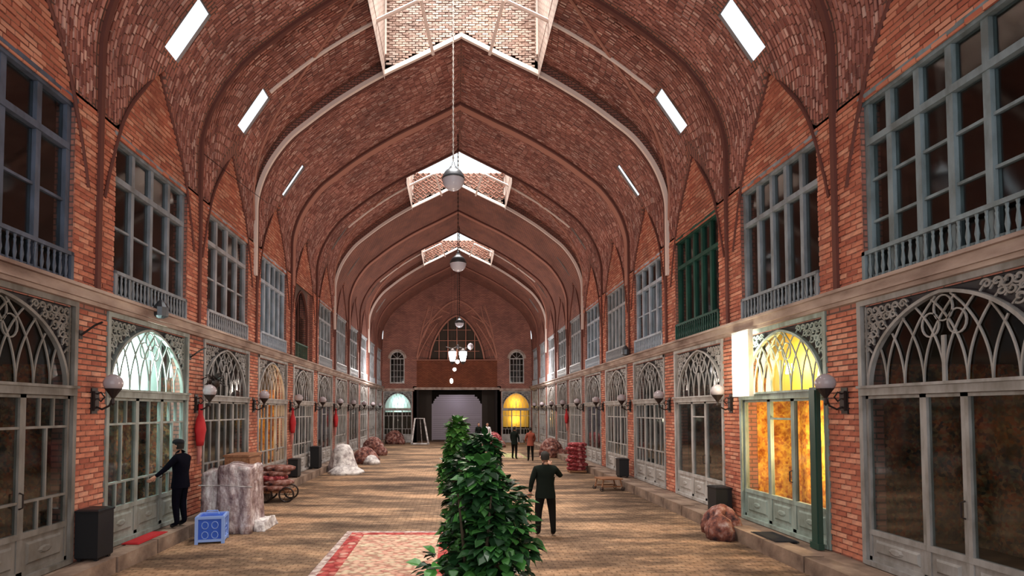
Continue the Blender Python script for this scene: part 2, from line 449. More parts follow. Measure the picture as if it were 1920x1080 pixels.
# ribs over every pier line
def rib_mesh(w, d, z_bottom, dz=0):
    """arch rib standing d proud of the curve, w wide along y"""
    mb = MB(); P = [(W, z_bottom, 0, 1)] + [at_s(SMAX*i/70) for i in range(71)]
    for side in (-1, 1):
        R = []
        for x, z, tx, tz in P:
            l = math.hypot(tx, tz); nx, nz = -side*tz/l, -abs(tx)/l
            o = Vector((side*x, 0, z)); n = Vector((nx, 0, nz))
            if abs(x) < 1e-6: n = Vector((0, 0, -1))
            R.append([o+n*-.02+Vector((0, -w/2, 0)), o+n*d+Vector((0, -w/2, 0)), o+n*d+Vector((0, w/2, 0)), o+n*-.02+Vector((0, w/2, 0))])
        for a, b in zip(R, R[1:]):
            for i in range(3):
                q = [a[i], b[i], b[i+1], a[i+1]]
                if side > 0: q.reverse()
                mb.face(q)
    return mb
rm_dark = rib_mesh(.09, .07, 4.6).mesh('rib', M['rib_dark'])
rm_mid = rib_mesh(.34, .05, 7.2).mesh('rib_band', M['rib_mid'])
rm_pale = rib_mesh(.10, .10, 6.6).mesh('rib', M['rib_pale'])  # pale plaster edge; its whiteness also paints in skylight catching the rim
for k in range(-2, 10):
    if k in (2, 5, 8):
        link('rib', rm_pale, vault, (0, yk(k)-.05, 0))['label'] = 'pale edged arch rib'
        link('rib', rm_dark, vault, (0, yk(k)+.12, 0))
    elif k in (3, 6, 9):
        link('rib_band', rm_mid, vault, (0, yk(k)+.25, 0)); link('rib', rm_dark, vault, (0, yk(k), 0))
    else:
        link('rib', rm_dark, vault, (0, yk(k)+.05, 0))
# lunette arches on the walls
def lunette_mesh():
    mb = MB(); pts = []
    for i in range(61):
        y = -1.55+3.1*i/60; pts.append(Vector((0, y, lun(yk(0)+D/2+max(-1.549, min(1.549, y))))))
    mb.tube(pts, .032, 6); return mb.mesh('lunette_rib', M['rib_dark'])
lm = lunette_mesh()
for k in range(-1, 10):
    for sx in (-1, 1): link('lunette_rib', lm, vault, (sx*(W-.02), yk(k)+D/2, 0))
# diagonal ribs rising through the lantern bays
for k in (1, 4, 7):
    for side in (-1, 1):
        mb = MB(); pts = []
        for i in range(41):
            t = i/40; s = .6+(SWELL-.05-.6)*t; x, z, _, _ = at_s(s)
            pts.append((side*(x-.02), yk(k+1)-.15-(D-.6)*t**1.6, z+lift(k, z)-.03))
        mb.tube(pts, .04, 6)
        link('diagonal_rib', mb.mesh('diagonal_rib', M['rib_mid']), vault)
        mb = MB(); pts = []
        for i in range(41):
            t = i/40; s = SZ1+.12+(SMAX-1.37-SZ1)*t; x, z, _, _ = at_s(s); pts.append((side*x, yk(k)+1.75, z+lift(k, z)-.05))
        e = pts[-1]; pts.append((side*.85, yk(k+1)-.05, e[2]-.35))
        mb.tube(pts, .05, 6)
        link('lantern_rib', mb.mesh('lantern_rib', M['rib_pale']), vault)['label'] = 'pale star rib at the lantern'
def curve_z(x):
    x = abs(x)
    for a, b in zip(PROF, PROF[1:]):
        if b[0] <= x <= a[0] and a[0] > b[0]: return a[1]+(b[1]-a[1])*(a[0]-x)/(a[0]-b[0])
    return APEX
# lantern shafts
for n, k in enumerate(SKYL):
    y0, y1 = yk(k)+D*3/56, yk(k+1); ZB, ZG, ZT = 11.6, (15.7 if k == 1 else 14.45), 17.2
    e = tag(empty('skylight', (0, (y0+y1)/2, 0)), 'brick lantern shaft with glazed top over the vault, %s from the camera' % ('first', 'second', 'third', 'fourth')[n], 'skylight', 'roof lanterns')
    e['kind'] = 'structure'; yy = (y1-y0)/2
    mb = MB()
    def sh(p0, p1, z0, z1, flip):
        q = [(p0[0], p0[1], z0), (p1[0], p1[1], z0), (p1[0], p1[1], z1), (p0[0], p0[1], z1)]
        l = math.hypot(p1[0]-p0[0], p1[1]-p0[1]); mb.face(q, [(0, z0), (l, z0), (l, z1), (0, z1)])
    C4 = [(-WX, -yy), (WX, -yy), (WX, yy), (-WX, yy)]
    for i in (1, 3): sh(C4[i], C4[(i+1) % 4], ZB+.9, ZG, 0)
    for yv in (-yy, yy):
        for i in range(40):
            a, b_ = -WX+2*WX*i/40, -WX+2*WX*(i+1)/40; za, zb = curve_z(a)+.01, curve_z(b_)+.01
            mb.face([(a, yv, za), (b_, yv, zb), (b_, yv, ZG), (a, yv, ZG)], [(a, za), (b_, zb), (b_, ZG), (a, ZG)])
    link('shaft_wall', mb.mesh('shaft_wall', M['pale']), e)
    # bricks on the far face, paled to carry the shaft's daylight wash
    mb = MB()
    for r in range(46):
        z = 12.85+r*.07+.035
        if z > ZG: break
        x = -WX+.02+(.1 if r % 2 else 0)
        while x < WX-.2:
            if z-.05 < max(curve_z(x), curve_z(x+.2)): x += .2; continue
            slab(mb, Vector((x+.1, yy, z)), Vector((1, 0, 0)), Vector((0, 0, 1)), Vector((0, -1, 0)), .09, .027, .02+.02*random.random()); x += .2
    link('shaft_bricks', mb.mesh('shaft_bricks', M['daylit_brick']), e, kind='stuff')
    # corner posts, honeycomb of small brick cells at the foot of the far face
    mb = MB()
    for cx, cy in C4: mb.box(cx-.05, cx+.05, cy-.05, cy+.05, 13.3, ZT)
    for z in (ZG, ZT): 
        mb.box(-WX, WX, -yy-.04, -yy+.04, z-.05, z+.05); mb.box(-WX, WX, yy-.04, yy+.04, z-.05, z+.05)
        mb.box(-WX-.04, -WX+.04, -yy, yy, z-.05, z+.05); mb.box(WX-.04, WX+.04, -yy, yy, z-.05, z+.05)
    for i in range(1, 4):
        x = -WX+2*WX*i/4
        mb.box(x-.025, x+.025, -yy-.02, -yy+.02, ZG, ZT); mb.box(x-.025, x+.025, yy-.02, yy+.02, ZG, ZT); mb.box(x-.02, x+.02, -yy, yy, ZT-.02, ZT+.03)
    for sx in (-1, 1): mb.box(sx*WX-.02, sx*WX+.02, -.025, .025, ZG, ZT)
    link('glazing_bars', mb.mesh('glazing_bars', M['rib_pale']), e)
    for a, b in ((0, 1), (1, 2), (2, 3), (3, 0)):
        mb = MB(); p, q = C4[a], C4[b]; mb.face([(p[0], p[1], ZG), (q[0], q[1], ZG), (q[0], q[1], ZT), (p[0], p[1], ZT)])
        link('pane', mb.mesh('pane', M['sky_glass']), e)
    mb = MB(); mb.face([(-WX, -yy, ZT), (WX, -yy, ZT), (WX, yy, ZT), (-WX, yy, ZT)]); link('pane', mb.mesh('pane', M['sky_glass']), e)
    if k >= 4:
        mb = MB()
        for i in range(17):
            for j in range(6):
                x = -WX+.12+i*.28+(.14 if j % 2 else 0)
                if x > WX-.1: continue
                z = 13.0+j*.26
                if z-.13 < curve_z(x): continue
                mb.tube([(x-.13, yy-.06, z), (x, yy-.06, z+.12), (x+.13, yy-.06, z), (x, yy-.06, z-.12)], .025, 4, closed=True)
        link('brick_lattice', mb.mesh('brick_lattice', M['rib_mid']), e)
# clerestory slits: little reveals with a milky pane
for k in (-1, 0, 1, 2, 4, 5, 7, 8):
    for side in (-1, 1):
        x0, z0, _, _ = at_s(SZ0); x1, z1, _, _ = at_s(SZ1); z0 += lift(k, z0); z1 += lift(k, z1)
        T = Vector((side*(x1-x0), 0, z1-z0)); c = Vector((side*(x0+x1)/2, yk(k)+D/2, (z0+z1)/2)); l = T.length/2; T.normalize()
        n = Vector((side*abs(T.z), 0, abs(T.x)))
        mb = MB(); Yv = Vector((0, 1, 0)); hw_ = .0625*(4 if k < 2 else (2 if k == 2 or k > 7 else 1)); cr = [(-l, -hw_), (l, -hw_), (l, hw_), (-l, hw_)]
        for i in range(4):
            a, b = cr[i], cr[(i+1) % 4]
            p, q = c+T*a[0]+Yv*a[1], c+T*b[0]+Yv*b[1]; mb.face([p, q, q+n*.07, p+n*.07])
        e = link('slit_reveal', mb.mesh('slit_reveal', M['pale']), vault)
        mb = MB(); mb.face([c+T*a+Yv*b+n*.06 for a, b in cr]); link('pane', mb.mesh('pane', M['sky_glass']), e)

# ------------------------------------------------------------------ floor, steps
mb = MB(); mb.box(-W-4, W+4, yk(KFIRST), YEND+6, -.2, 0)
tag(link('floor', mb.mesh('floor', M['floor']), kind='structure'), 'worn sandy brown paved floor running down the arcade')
LS, RS, SH = -W+.5, W-.72, .25
for nm, xa, xb, lab in (('left', -W-.4, LS, 'low stone step along the shops on the left wall'), ('right', RS, W+.4, 'low stone step along the shops on the right wall')):
    mb = MB(); mb.box(xa, xb, yk(-3), YEND, -.02, SH-.015)
    st = tag(link('trim_1' if nm == 'left' else 'trim_2', mb.mesh('step', M['stone']), kind='structure'), lab)
    y = yk(-2); edge = LS if nm == 'left' else RS; sg = 1 if nm == 'left' else -1
    vs = []
    for q in range(4):
        m2 = MB(); h = SH+.004*q; m2.box(-.17, .17, 0, 1.13, .0, h); mm = m2.mesh('kerb_stone', M['stone']); vs.append(mm)
    while y < YEND-1.2:
        o = link('kerb_stone', random.choice(vs), st, (edge-sg*.14+random.uniform(-.012, .012), y, 0)); y += 1.16

# ------------------------------------------------------------------ side walls
def wall_side(side):
    mb = MB(); X = side*W
    def q(y0, y1, z0, z1, z0b=None, z1b=None):
        z0b = z0 if z0b is None else z0b; z1b = z1 if z1b is None else z1b
        P = [(X, y0, z0), (X, y1, z0b), (X, y1, z1b), (X, y0, z1)]
        if side > 0: P.reverse()
        mb.face(P, [(p[1], p[2]) for p in P])
    for k in range(KFIRST, 10):
        yc = yk(k)+D/2
        for c in range(28):
            y0, y1 = yk(k)+D*c/28, yk(k)+D*(c+1)/28
            t0 = max(SPR+.02, lun(y0+1e-4))+.03; t1 = max(SPR+.02, lun(y1-1e-4))+.03
            inw = abs((y0+y1)/2-yc) < 1.25 and k >= -1
            if inw: q(y0, y1, 7.45, t0, None, t1)
            else: q(y0, y1, 4.3, t0, None, t1)
            if k < -1: q(y0, y1, SH, 4.3)
        if k >= -1:   # window reveal
            for a, b in ((yc-1.25, yc-1.25), (yc+1.25, yc+1.25)):
                mb.face([(X, a, 4.5), (X+side*.3, a, 4.5), (X+side*.3, a, 7.45), (X, a, 7.45)], [(0, 4.5), (.3, 4.5), (.3, 7.45), (0, 7.45)])
            mb.face([(X, yc-1.25, 7.45), (X+side*.3, yc-1.25, 7.45), (X+side*.3, yc+1.25, 7.45), (X, yc+1.25, 7.45)])
            q(yc-1.25, yc+1.25, 4.2, 4.56)
    for k in range(-1, 11):
        w = .36
        mb.box(min(X, X+side*.35), max(X, X+side*.35), yk(k)-w, yk(k)+w, 0, 4.35)
    return mb
BRK = MB(); BRK.box(-.109, .109, -.024, .01, -.032, .032, skip='b')
BRK2 = MB(); BRK2.box(-.109, .109, -.016, .01, -.033, .033, skip='b')
BRKH = MB(); BRKH.box(-.05, .05, -.02, .01, -.032, .032, skip='b')
bm_full = [BRK.mesh('brick', M['brick_one']), BRK2.mesh('brick', M['brick_one'])]; bm_half = BRKH.mesh('brick', M['brick_one'])
def intervals(z, k):
    """brick-faced stretches of pier k / bay k at height z (y0,y1)"""
    out = []; yc = yk(k)+D/2
    if z < 4.3: return [(yk(k)-.355, yk(k)+.355)]
    a, b = yk(k)-.50, yk(k)+.50
    if z < 7.42: return [(a+.01, b-.01)]
    if z < SPR+.02: return [(yk(k), yk(k+1))]
    t = [i/200 for i in range(201)]
    hw = 0
    for u in t:
        if lun(yc+u*1.55*.999) > z: hw = u*1.55
    return [(yc-hw+.03, yc+hw-.03)] if hw > .1 else []
def brick_wall(side, wall):
    X = side*W; many = MB(); cnt = 0; PZ = .088; rz = -side*PI/2
    for k in (0, 1, -1, 2, 3, 4):
        z = SH+.05; r = 0
        while z < 9.4:
            for a, b in intervals(z, k):
                if 4.25 < z < 4.6: continue
                y = a-(.116 if r % 2 else 0)
                while y < b-.02:
                    p, q_ = max(a, y), min(b, y+.22); y += .232
                    if q_-p < .03: continue
                    yc_, hw = (p+q_)/2, (q_-p)/2
                    if k == 0 and z < 7.42 and cnt < 298 and hw > .1:
                        o = link('brick', random.choice(bm_full), wall, (X, yc_, z), (0, 0, rz)); cnt += 1; continue
                    d = random.uniform(.012, .026)
                    xs = (X-side*d, X+side*.01)
                    many.box(min(xs), max(xs), yc_-hw, yc_+hw, z-.032, z+.032, skip='r' if side > 0 else 'l')
            z += PZ; r += 1
    link('brick_courses', many.mesh('brick_courses', M['brick_many']), wall, kind='stuff')
walls = {}
for side, nm in ((-1, 'left'), (1, 'right')):
    w = walls[side] = tag(link('wall_'+nm, wall_side(side).mesh('wall_'+nm, M['wall']), kind='structure'), 'red brick arcade wall with piers and upper windows on the %s' % nm)
    brick_wall(side, w)
    # pair of slim brick mouldings beside every upper pier
    # cornice beam between the storeys
    mb = MB(); X = side*W
    def bx(a, b, z0, z1): mb.box(min(X-side*a, X+side*b), max(X-side*a, X+side*b), yk(-3), YEND, z0, z1)
    bx(.12, .3, 4.30, 4.36); bx(.17, .3, 4.36, 4.50); bx(.24, .3, 4.50, 4.55)
    tag(link('trim_3' if side < 0 else 'trim_4', mb.mesh('cornice', M['cornice']), kind='structure'), 'weathered timber cornice between the storeys on the %s wall' % nm)
    # rooms behind the shopfronts and windows
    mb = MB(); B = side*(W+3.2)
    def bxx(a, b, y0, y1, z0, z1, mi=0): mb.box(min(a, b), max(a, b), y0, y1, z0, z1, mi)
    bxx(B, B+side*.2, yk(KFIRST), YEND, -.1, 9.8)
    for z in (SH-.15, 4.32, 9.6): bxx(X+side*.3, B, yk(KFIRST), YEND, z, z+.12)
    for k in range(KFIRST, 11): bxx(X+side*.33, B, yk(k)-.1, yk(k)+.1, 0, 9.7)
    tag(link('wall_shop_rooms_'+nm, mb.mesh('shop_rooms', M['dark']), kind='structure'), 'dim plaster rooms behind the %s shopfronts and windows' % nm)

# ------------------------------------------------------------------ shopfronts (local: x along the wall, y into the shop, z up)
SW, SHT = 2.78, 4.05          # opening width, height above step
A_, B_, ZF = 1.245, 1.20, 2.72 # fan half width, height, base
def ell(t): # pointed fan outline, t 0..pi
    x = A_*math.cos(t); s = math.sin(t); return (x, ZF+B_*(s*.9+.1*(1-abs(math.cos(t)))**1.2))
def inside(x, z, f=1):
    if z < ZF: return False
    if abs(x) >= A_*f: return False
    t = math.acos(x/A_/f); return z < ZF+(ell(t)[1]-ZF)*f
def spiral(cx, cz, r, a0, turns, hand):
    return [(cx+r*(1-i/18*.85)*math.cos(a0+hand*turns*2*PI*i/18), cz+r*(1-i/18*.85)*math.sin(a0+hand*turns*2*PI*i/18)) for i in range(19)]
def fan_mesh():
    mb = MB()
    mb.ribbon([ell(PI*i/36) for i in range(37)], .045, -.05, .02)
    n = 8; R = 1.55
    for i in range(1, n):
        p = -A_+2*A_*i/n
        for d in (-1, 1):
            pts = []
            for j in range(40):
                a = j*.03; x = p+d*(R-R*math.cos(a)); z = ZF+R*math.sin(a)
                if not inside(x, z, .98): break
                pts.append((x, z))
            if len(pts) > 2: mb.ribbon(pts, .022, -.012, .008)
    mb.ribbon([(0, ZF), (0, ZF+.62)], .05, -.02, .01)
    for cx, cz, r in ((0, ZF+.98, .17), (-.19, ZF+.78, .16), (.19, ZF+.78, .16)):
        mb.ribbon([(cx+r*.8*math.cos(2*PI*i/16), cz+r*math.sin(2*PI*i/16)) for i in range(17)], .02, -.014, .006)
    return mb.mesh('fan_tracery', M['paint'])
def scroll_mesh(sx):
    mb = MB(); rnd = random.Random(3)
    if 1:
        z = ZF+.12; row = 0
        while z < SHT-.12:
            x = .14+(.08 if row % 2 else 0)
            while x < SW/2-.12:
                if not inside(x-.05, z, 1.07) and not inside(x, z-.04, 1.07):
                    r = .065+rnd.random()*.03; h = rnd.choice((-1, 1))
                    mb.ribbon([(sx*a, b) for a, b in spiral(x, z, r, rnd.random()*6.3, 1.15, h)], .026, -.03, -.005)
                    mb.ribbon([(sx*(x-.09), z-.07), (sx*x, z+.03), (sx*(x+.09), z+.01)], .02, -.025, -.005)
                x += .125
            z += .115; row += 1
        mb.ribbon([(sx*(SW/2-.12), ZF), (sx*(SW/2-.12), SHT-.1)], .02, -.04, 0)
    return mb.mesh('spandrel_scrollwork', M['paint'])
def frame_mesh():
    mb = MB()
    for sx in (-1, 1): mb.box(sx*SW/2-.075 if sx > 0 else -SW/2, sx*SW/2 if sx > 0 else -SW/2+.075, -.09, .07, 0, SHT)
    mb.box(-SW/2, SW/2, -.09, .07, SHT-.08, SHT); mb.box(-SW/2+.05, SW/2-.05, -.13, .07, 2.58, ZF-.01); mb.box(-SW/2+.05, SW/2-.05, -.17, .05, 2.69, ZF+.01)
    mb.box(-SW/2+.05, SW/2-.05, -.1, .08, 0, .07)
    return mb.mesh('frame', M['paint'])
def pane_mesh(w, h, mt='glass'):
    mb = MB(); mb.box(-w/2, w/2, -.004, .004, 0, h); return mb.mesh('pane', M[mt])
def panel_mesh(w, h):
    mb = MB(); mb.box(-w/2, w/2, -.02, .02, 0, h); i = min(.07, w*.2)
    b = [(-w/2+i, -.02, i), (w/2-i, -.02, i), (w/2-i, -.02, h-i), (-w/2+i, -.02, h-i)]
    j = i+.03; t = [(-w/2+j, -.045, j), (w/2-j, -.045, j), (w/2-j, -.045, h-j), (-w/2+j, -.045, h-j)]
    mb.hexa(b, t); 
    if w > .5: mb.rings([[(.09*math.cos(a)*s*1.5, y, h/2+.06*math.sin(a)*s) for a in [2*PI*q/8 for q in range(8)]] for s, y in ((1, -.045), (.6, -.062))])
    return mb.mesh('lower_panel', M['paint'])
def leaf(parent, x0, x1, rows, hp, z1=2.58, handle=False, kickboards=False):
    """a door leaf or fixed light: rows = list of (height, ncols) of panes from top down; last row takes the rest"""
    w = x1-x0; st = .05; cx = (x0+x1)/2
    mb = MB()
    mb.box(-w/2, -w/2+st, -.035, .035, .07, z1); mb.box(w/2-st, w/2, -.035, .035, .07, z1)
    mb.box(-w/2, w/2, -.035, .035, .07, .13); mb.box(-w/2, w/2, -.035, .035, z1-.05, z1); mb.box(-w/2, w/2, -.04, .035, hp-.04, hp+.04)
    zt = z1-.05; panes = []
    rem = zt-(hp+.04); fixed = sum(h for h, n in rows if h); 
    for h, n in rows:
        hh = h if h else rem-fixed
        zb = zt-hh
        if zb > hp+.06: mb.box(-w/2+st, w/2-st, -.03, .03, zb-.018, zb+.018)
        iw = (w-2*st)/n
        for c in range(n):
            if c: mb.box(-w/2+st+iw*c-.014, -w/2+st+iw*c+.014, -.028, .028, zb, zt)
            panes.append((-w/2+st+iw*(c+.5), zb, iw, hh))
        zt = zb
    lf = link('door_leaf', mb.mesh('door_leaf', M['paint']), parent, (cx, 0, 0))
    for px, pz, pw, ph in panes: link('pane', pane_mesh(pw, ph), lf, (px, .005, pz))
    link('lower_panel', panel_mesh(w-2*st, hp-.17), lf, (0, 0, .13))
    if handle:
        mb = MB(); mb.tube([(w/2-.03, -.04, 1.0), (w/2-.03, -.09, 1.02), (w/2-.03, -.09, 1.2), (w/2-.03, -.04, 1.22)], .012, 6)
        link('handle', mb.mesh('handle', M['iron']), lf)['label'] = 'dark metal pull handle'
    return lf
fan_m, scroll_m, frame_m = fan_mesh(), [scroll_mesh(-1), scroll_mesh(1)], frame_mesh()
mb = MB(); pts = [(*ell(PI*i/30),) for i in range(31)]
mb.face([(x, .02, z) for x, z in pts]+[]); fan_pane_m = mb.mesh('fan_pane', M['glass_dusty'])
mb = MB(); mb.box(-SW/2+.05, SW/2-.05, .03, .035, ZF, SHT-.05); spandrel_back = mb.mesh('spandrel_board', M['dark'])
mb = MB()
nn = 24
for sx in (-1, 1):
    for i in range(nn):
        t0, t1 = PI/2*i/nn, PI/2*(i+1)/nn; a, b = ell(t0), ell(t1)
        mb.face([(sx*a[0], .03, a[1]), (sx*b[0], .03, b[1]), (sx*b[0], .03, SHT), (sx*a[0], .03, SHT)])
    mb.face([(sx*A_, .03, ZF), (sx*SW/2, .03, ZF), (sx*SW/2, .03, SHT), (sx*A_, .03, SHT)])
M['spandrel'] = mat('dark_spandrel', (.045, .04, .045), .6)
spand_m = mb.mesh('spandrel_board', M['spandrel'])
def shop_proto(style):
    e = empty('shopfront')
    link('frame', frame_m, e); link('fan_tracery', fan_m, e); link('spandrel_scrollwork', scroll_m[0], e, kind='stuff'); link('spandrel_scrollwork', scroll_m[1], e, kind='stuff')
    link('fan_pane', fan_pane_m, e); link('spandrel_board', spand_m, e)
    h = SW/2-.075
    if style == 0:   # three broad leaves of one pane each
        leaf(e, -h, -.31, [(0, 1)], .50, handle=False); leaf(e, -.31, .28, [(0, 1)], .50, handle=True); leaf(e, .28, h, [(0, 1)], .50)
    elif style == 1: # small panes above and below, narrow mullions
        leaf(e, -h, -.42, [(.42, 3), (0, 2), (.42, 3)], .62); leaf(e, -.42, .42, [(.42, 2), (0, 2), (.42, 2)], .62, handle=True); leaf(e, .42, h, [(.42, 3), (0, 2), (.42, 3)], .62)
    else:            # plain side lights and a middle door under a small light
        leaf(e, -h, -.38, [(0, 1)], .62); leaf(e, -.38, .38, [(.34, 1), (0, 1)], .62, handle=True); leaf(e, .38, h, [(0, 1)], .62)
    return e
protos = [shop_proto(i) for i in range(3)]
CH = children_map(); used = set()
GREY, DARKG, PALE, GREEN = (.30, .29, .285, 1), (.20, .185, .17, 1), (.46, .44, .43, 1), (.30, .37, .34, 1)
shops = {}
LST = {-1: 1, 0: 1, 1: 1, 2: 1, 3: 1, 4: 2, 5: 1, 6: 2, 7: 1, 8: 1, 9: 2}
RST = {-1: 0, 0: 2, 1: 2, 2: 1, 3: 1, 4: 2, 5: 1, 6: 1, 7: 2, 8: 1, 9: 1}
SPEC = {(-1, -1): 'dark weathered shopfront with small panes at the left edge, nearest on the left wall',
        (-1, 0): 'shopfront with a cool blue-white lit fan window beside the standing man in black',
        (-1, 1): 'grey shopfront behind the wrapped bundle and brown cabinet',
        (-1, 2): 'shopfront glowing orange inside, third from the left foreground',
        (1, -1): 'large dark-glazed shopfront with three broad panes, nearest on the right wall',
        (1, 0): 'shopfront lit golden yellow inside beside the nearest right brick pier',
        (1, 1): 'pale shopfront with black bin at its door, just past the yellow lit shop'}
def put_shop(style, loc, rz, col, lab, grp, skip=()):
    p = protos[style]
    if style in used: o = copy_tree(p, CH, None, col, skip)
    else:
        o = p; used.add(style)
        for c in CH.get(p.name, []):
            c.color = col
            for d in CH.get(c.name, []): d.color = col
    o.location = loc; o.rotation_euler = (0, 0, rz)
    tag(o, lab, 'shopfront', grp); return o
for side in (-1, 1):
    nm = 'left' if side < 0 else 'right'
    for k in range(-1, 10):
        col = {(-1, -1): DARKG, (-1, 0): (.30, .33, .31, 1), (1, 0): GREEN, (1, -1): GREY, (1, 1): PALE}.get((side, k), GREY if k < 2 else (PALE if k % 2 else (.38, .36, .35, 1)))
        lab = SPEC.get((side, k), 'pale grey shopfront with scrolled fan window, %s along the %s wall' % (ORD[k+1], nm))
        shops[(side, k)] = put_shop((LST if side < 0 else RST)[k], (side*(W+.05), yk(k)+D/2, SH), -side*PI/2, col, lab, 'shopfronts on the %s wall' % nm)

# lit and furnished shop interiors -------------------------------------------------
def board(name, parent, x0, x1, y, z0, z1, mt):
    mb = MB(); mb.box(x0, x1, y, y+.02, z0, z1); return link(name, mb.mesh(name, M[mt]), parent)
def shop_light(side, k, z, power, color, dx=.35, r=.1, dy=0): point('shop_lamp', (side*(W+.05+dx), yk(k)+D/2+dy, z), power, color, r)
def carpet_hang(side, k, off, depth, w, z0, z1, mt, lab):
    mb = MB(); n = 10; R = []
    for i in range(n+1):
        x = -w/2+w*i/n; y = .02*math.sin(i*1.7); R.append((x, y))
    for (a, ya), (b, yb) in zip(R, R[1:]):
        mb.face([(a, ya, 0), (b, yb, 0), (b, yb, z1-z0), (a, ya, z1-z0)]); mb.face([(a, ya+.02, z1-z0), (b, yb+.02, z1-z0), (b, yb+.02, 0), (a, ya+.02, 0)])
    mb.box(-w/2, w/2, -.02, .04, z1-z0, z1-z0+.04)
    o = link('hanging_carpet', mb.mesh('hanging_carpet', M[mt]), None, (side*(W+.05+depth), yk(k)+D/2+off, z0), (0, 0, -side*PI/2))
    return tag(o, lab, 'carpet', 'carpets hung inside the shops')
board('backing_panel', shops[(-1, 0)], -1.33, 1.33, .5, 2.6, 4.0, 'cyan'); shop_light(-1, 0, 3.5, 230, (.75, 1, .97), .25); shop_light(-1, 0, 2.2, 30, (.75, 1, .85), .8)  # board added behind the fan window to catch the lamp and glow
board('backing_panel', shops[(1, 0)], -1.33, 1.33, .5, 2.6, 4.0, 'amber'); shop_light(1, 0, 3.5, 80, (1, .72, .25), .25); shop_light(1, 0, 1.9, 170, (1, .66, .3), .55)
shop_light(-1, 2, 3.4, 70, (1, .6, .3), .5); shop_light(-1, 2, 1.9, 50, (1, .6, .3), .6)
shop_light(1, -1, 2.4, 10, (1, .8, .6), 1.6); shop_light(-1, -1, 2.3, 8, (1, .8, .6), 1.4); shop_light(-1, 1, 2.6, 16, (1, .9, .8), 1.2)
shop_light(1, 1, 2.2, 8, (1, .75, .6), 1.4)
carpet_hang(1, 0, -.75, 1.0, 1.0, .5, 3.3, 'gold_carpet', 'golden carpet hung nearer the camera in the yellow lit shop')
carpet_hang(1, 0, .55, 1.0, 1.2, .5, 3.3, 'gold_carpet', 'golden carpet hung farther from the camera in the yellow lit shop')
carpet_hang(1, -1, .7, 1.3, 1.0, .6, 3.0, 'carpet', 'dark red carpet behind the leftmost pane of the nearest right shop')
carpet_hang(1, -1, -.7, 1.6, 1.1, .5, 2.7, 'carpet', 'dark red carpet behind the right pane of the nearest right shop')
carpet_hang(-1, -1, .8, 1.0, .9, .6, 2.8, 'carpet', 'red carpet inside the dark shop at the left edge')
carpet_hang(-1, 2, 0, 1.1, 1.7, .5, 3.2, 'gold_carpet', 'golden carpet hung in the orange lit left shop')
carpet_hang(-1, 1, .1, 1.2, 1.8, .5, 3.0, 'carpet', 'patterned carpet behind the shop window with the wrapped bundle')
carpet_hang(-1, 0, .8, .9, .8, .5, 2.6, 'carpet', 'patterned carpet inside the blue-white lit left shop')
carpet_hang(1, 1, 0, 1.2, 1.6, .5, 2.4, 'carpet', 'patterned carpet inside the shop past the yellow lit one')
for sd in (-1, 1):
    for k in range(2 if sd > 0 else 3, 10, 1): shop_light(sd, k, 2.9, 16, (1, .85, .72) if k % 2 else (.9, .92, 1), 1.2)
def partition_carpet(side, k, mt, lab, z0=.5, z1=3.3, w=2.2):
    mb = MB(); n_ = 12; q = [(-w/2+w*i/n_, -.02+.02*math.sin(i*1.9)) for i in range(n_+1)]
    for (a, ya), (b, yb) in zip(q, q[1:]):
        mb.face([(a, ya, 0), (b, yb, 0), (b, yb, z1-z0), (a, ya, z1-z0)]); mb.face([(a, ya+.02, z1-z0), (b, yb+.02, z1-z0), (b, yb+.02, 0), (a, ya+.02, 0)])
    mb.box(-w/2, w/2, -.03, .04, z1-z0, z1-z0+.04)
    o = link('hanging_carpet', mb.mesh('hanging_carpet', M[mt]), None, (side*(W+.45+w/2), yk(k+1)-.17, z0)); return tag(o, lab, 'carpet', 'carpets hung inside the shops')
partition_carpet(1, 0, 'gold_carpet', 'broad golden carpet on the far side wall of the yellow lit shop')
partition_carpet(-1, 0, 'carpet', 'patterned carpet on the far side wall of the blue-white lit shop')
partition_carpet(-1, 2, 'gold_carpet', 'golden carpet on the far side wall of the orange lit left shop')
partition_carpet(1, -1, 'carpet', 'dark patterned carpet on the far side wall of the nearest right shop')
partition_carpet(-1, -1, 'carpet', 'patterned carpet on the far side wall of the dark left edge shop')
partition_carpet(1, 1, 'carpet', 'patterned carpet on the far side wall past the yellow lit shop')
for sd, kk, mt in ((1, 0, 'amber'), (-1, 0, 'cyan')):
    mb = MB(); mb.box(sd*(W+.5), sd*(W+.36), yk(kk+1)-.16, yk(kk+1)-.13, 2.6+SH, 4.0+SH); o = link('side_board', mb.mesh('side_board', M[mt]), walls[sd])  # return boards added to carry the fan windows' glow round the side
# glowing sign panel at the far jamb of the yellow shop
mb = MB(); mb.box(-.3, .3, -.03, .05, 0, 1.3); mb.box(-.3, .3, -.05, .05, -.05, 0, 1); mb.box(-.3, .3, -.05, .05, 1.3, 1.35, 1)
mb.box(-.33, -.3, -.05, .05, -.05, 1.35, 1); mb.box(.3, .33, -.05, .05, -.05, 1.35, 1)
o = link('sign_panel', mb.mesh('sign_panel', [M['litpanel'], M['paint']]), None, (W-.20, 11.38, 2.95), (0, 0, -PI/2))
tag(o, 'blank glowing white light box above the yellow lit shop door', 'sign')
point('floodlight', (W-.6, 11.35, 3.5), 50, (1, .95, .7), .12)

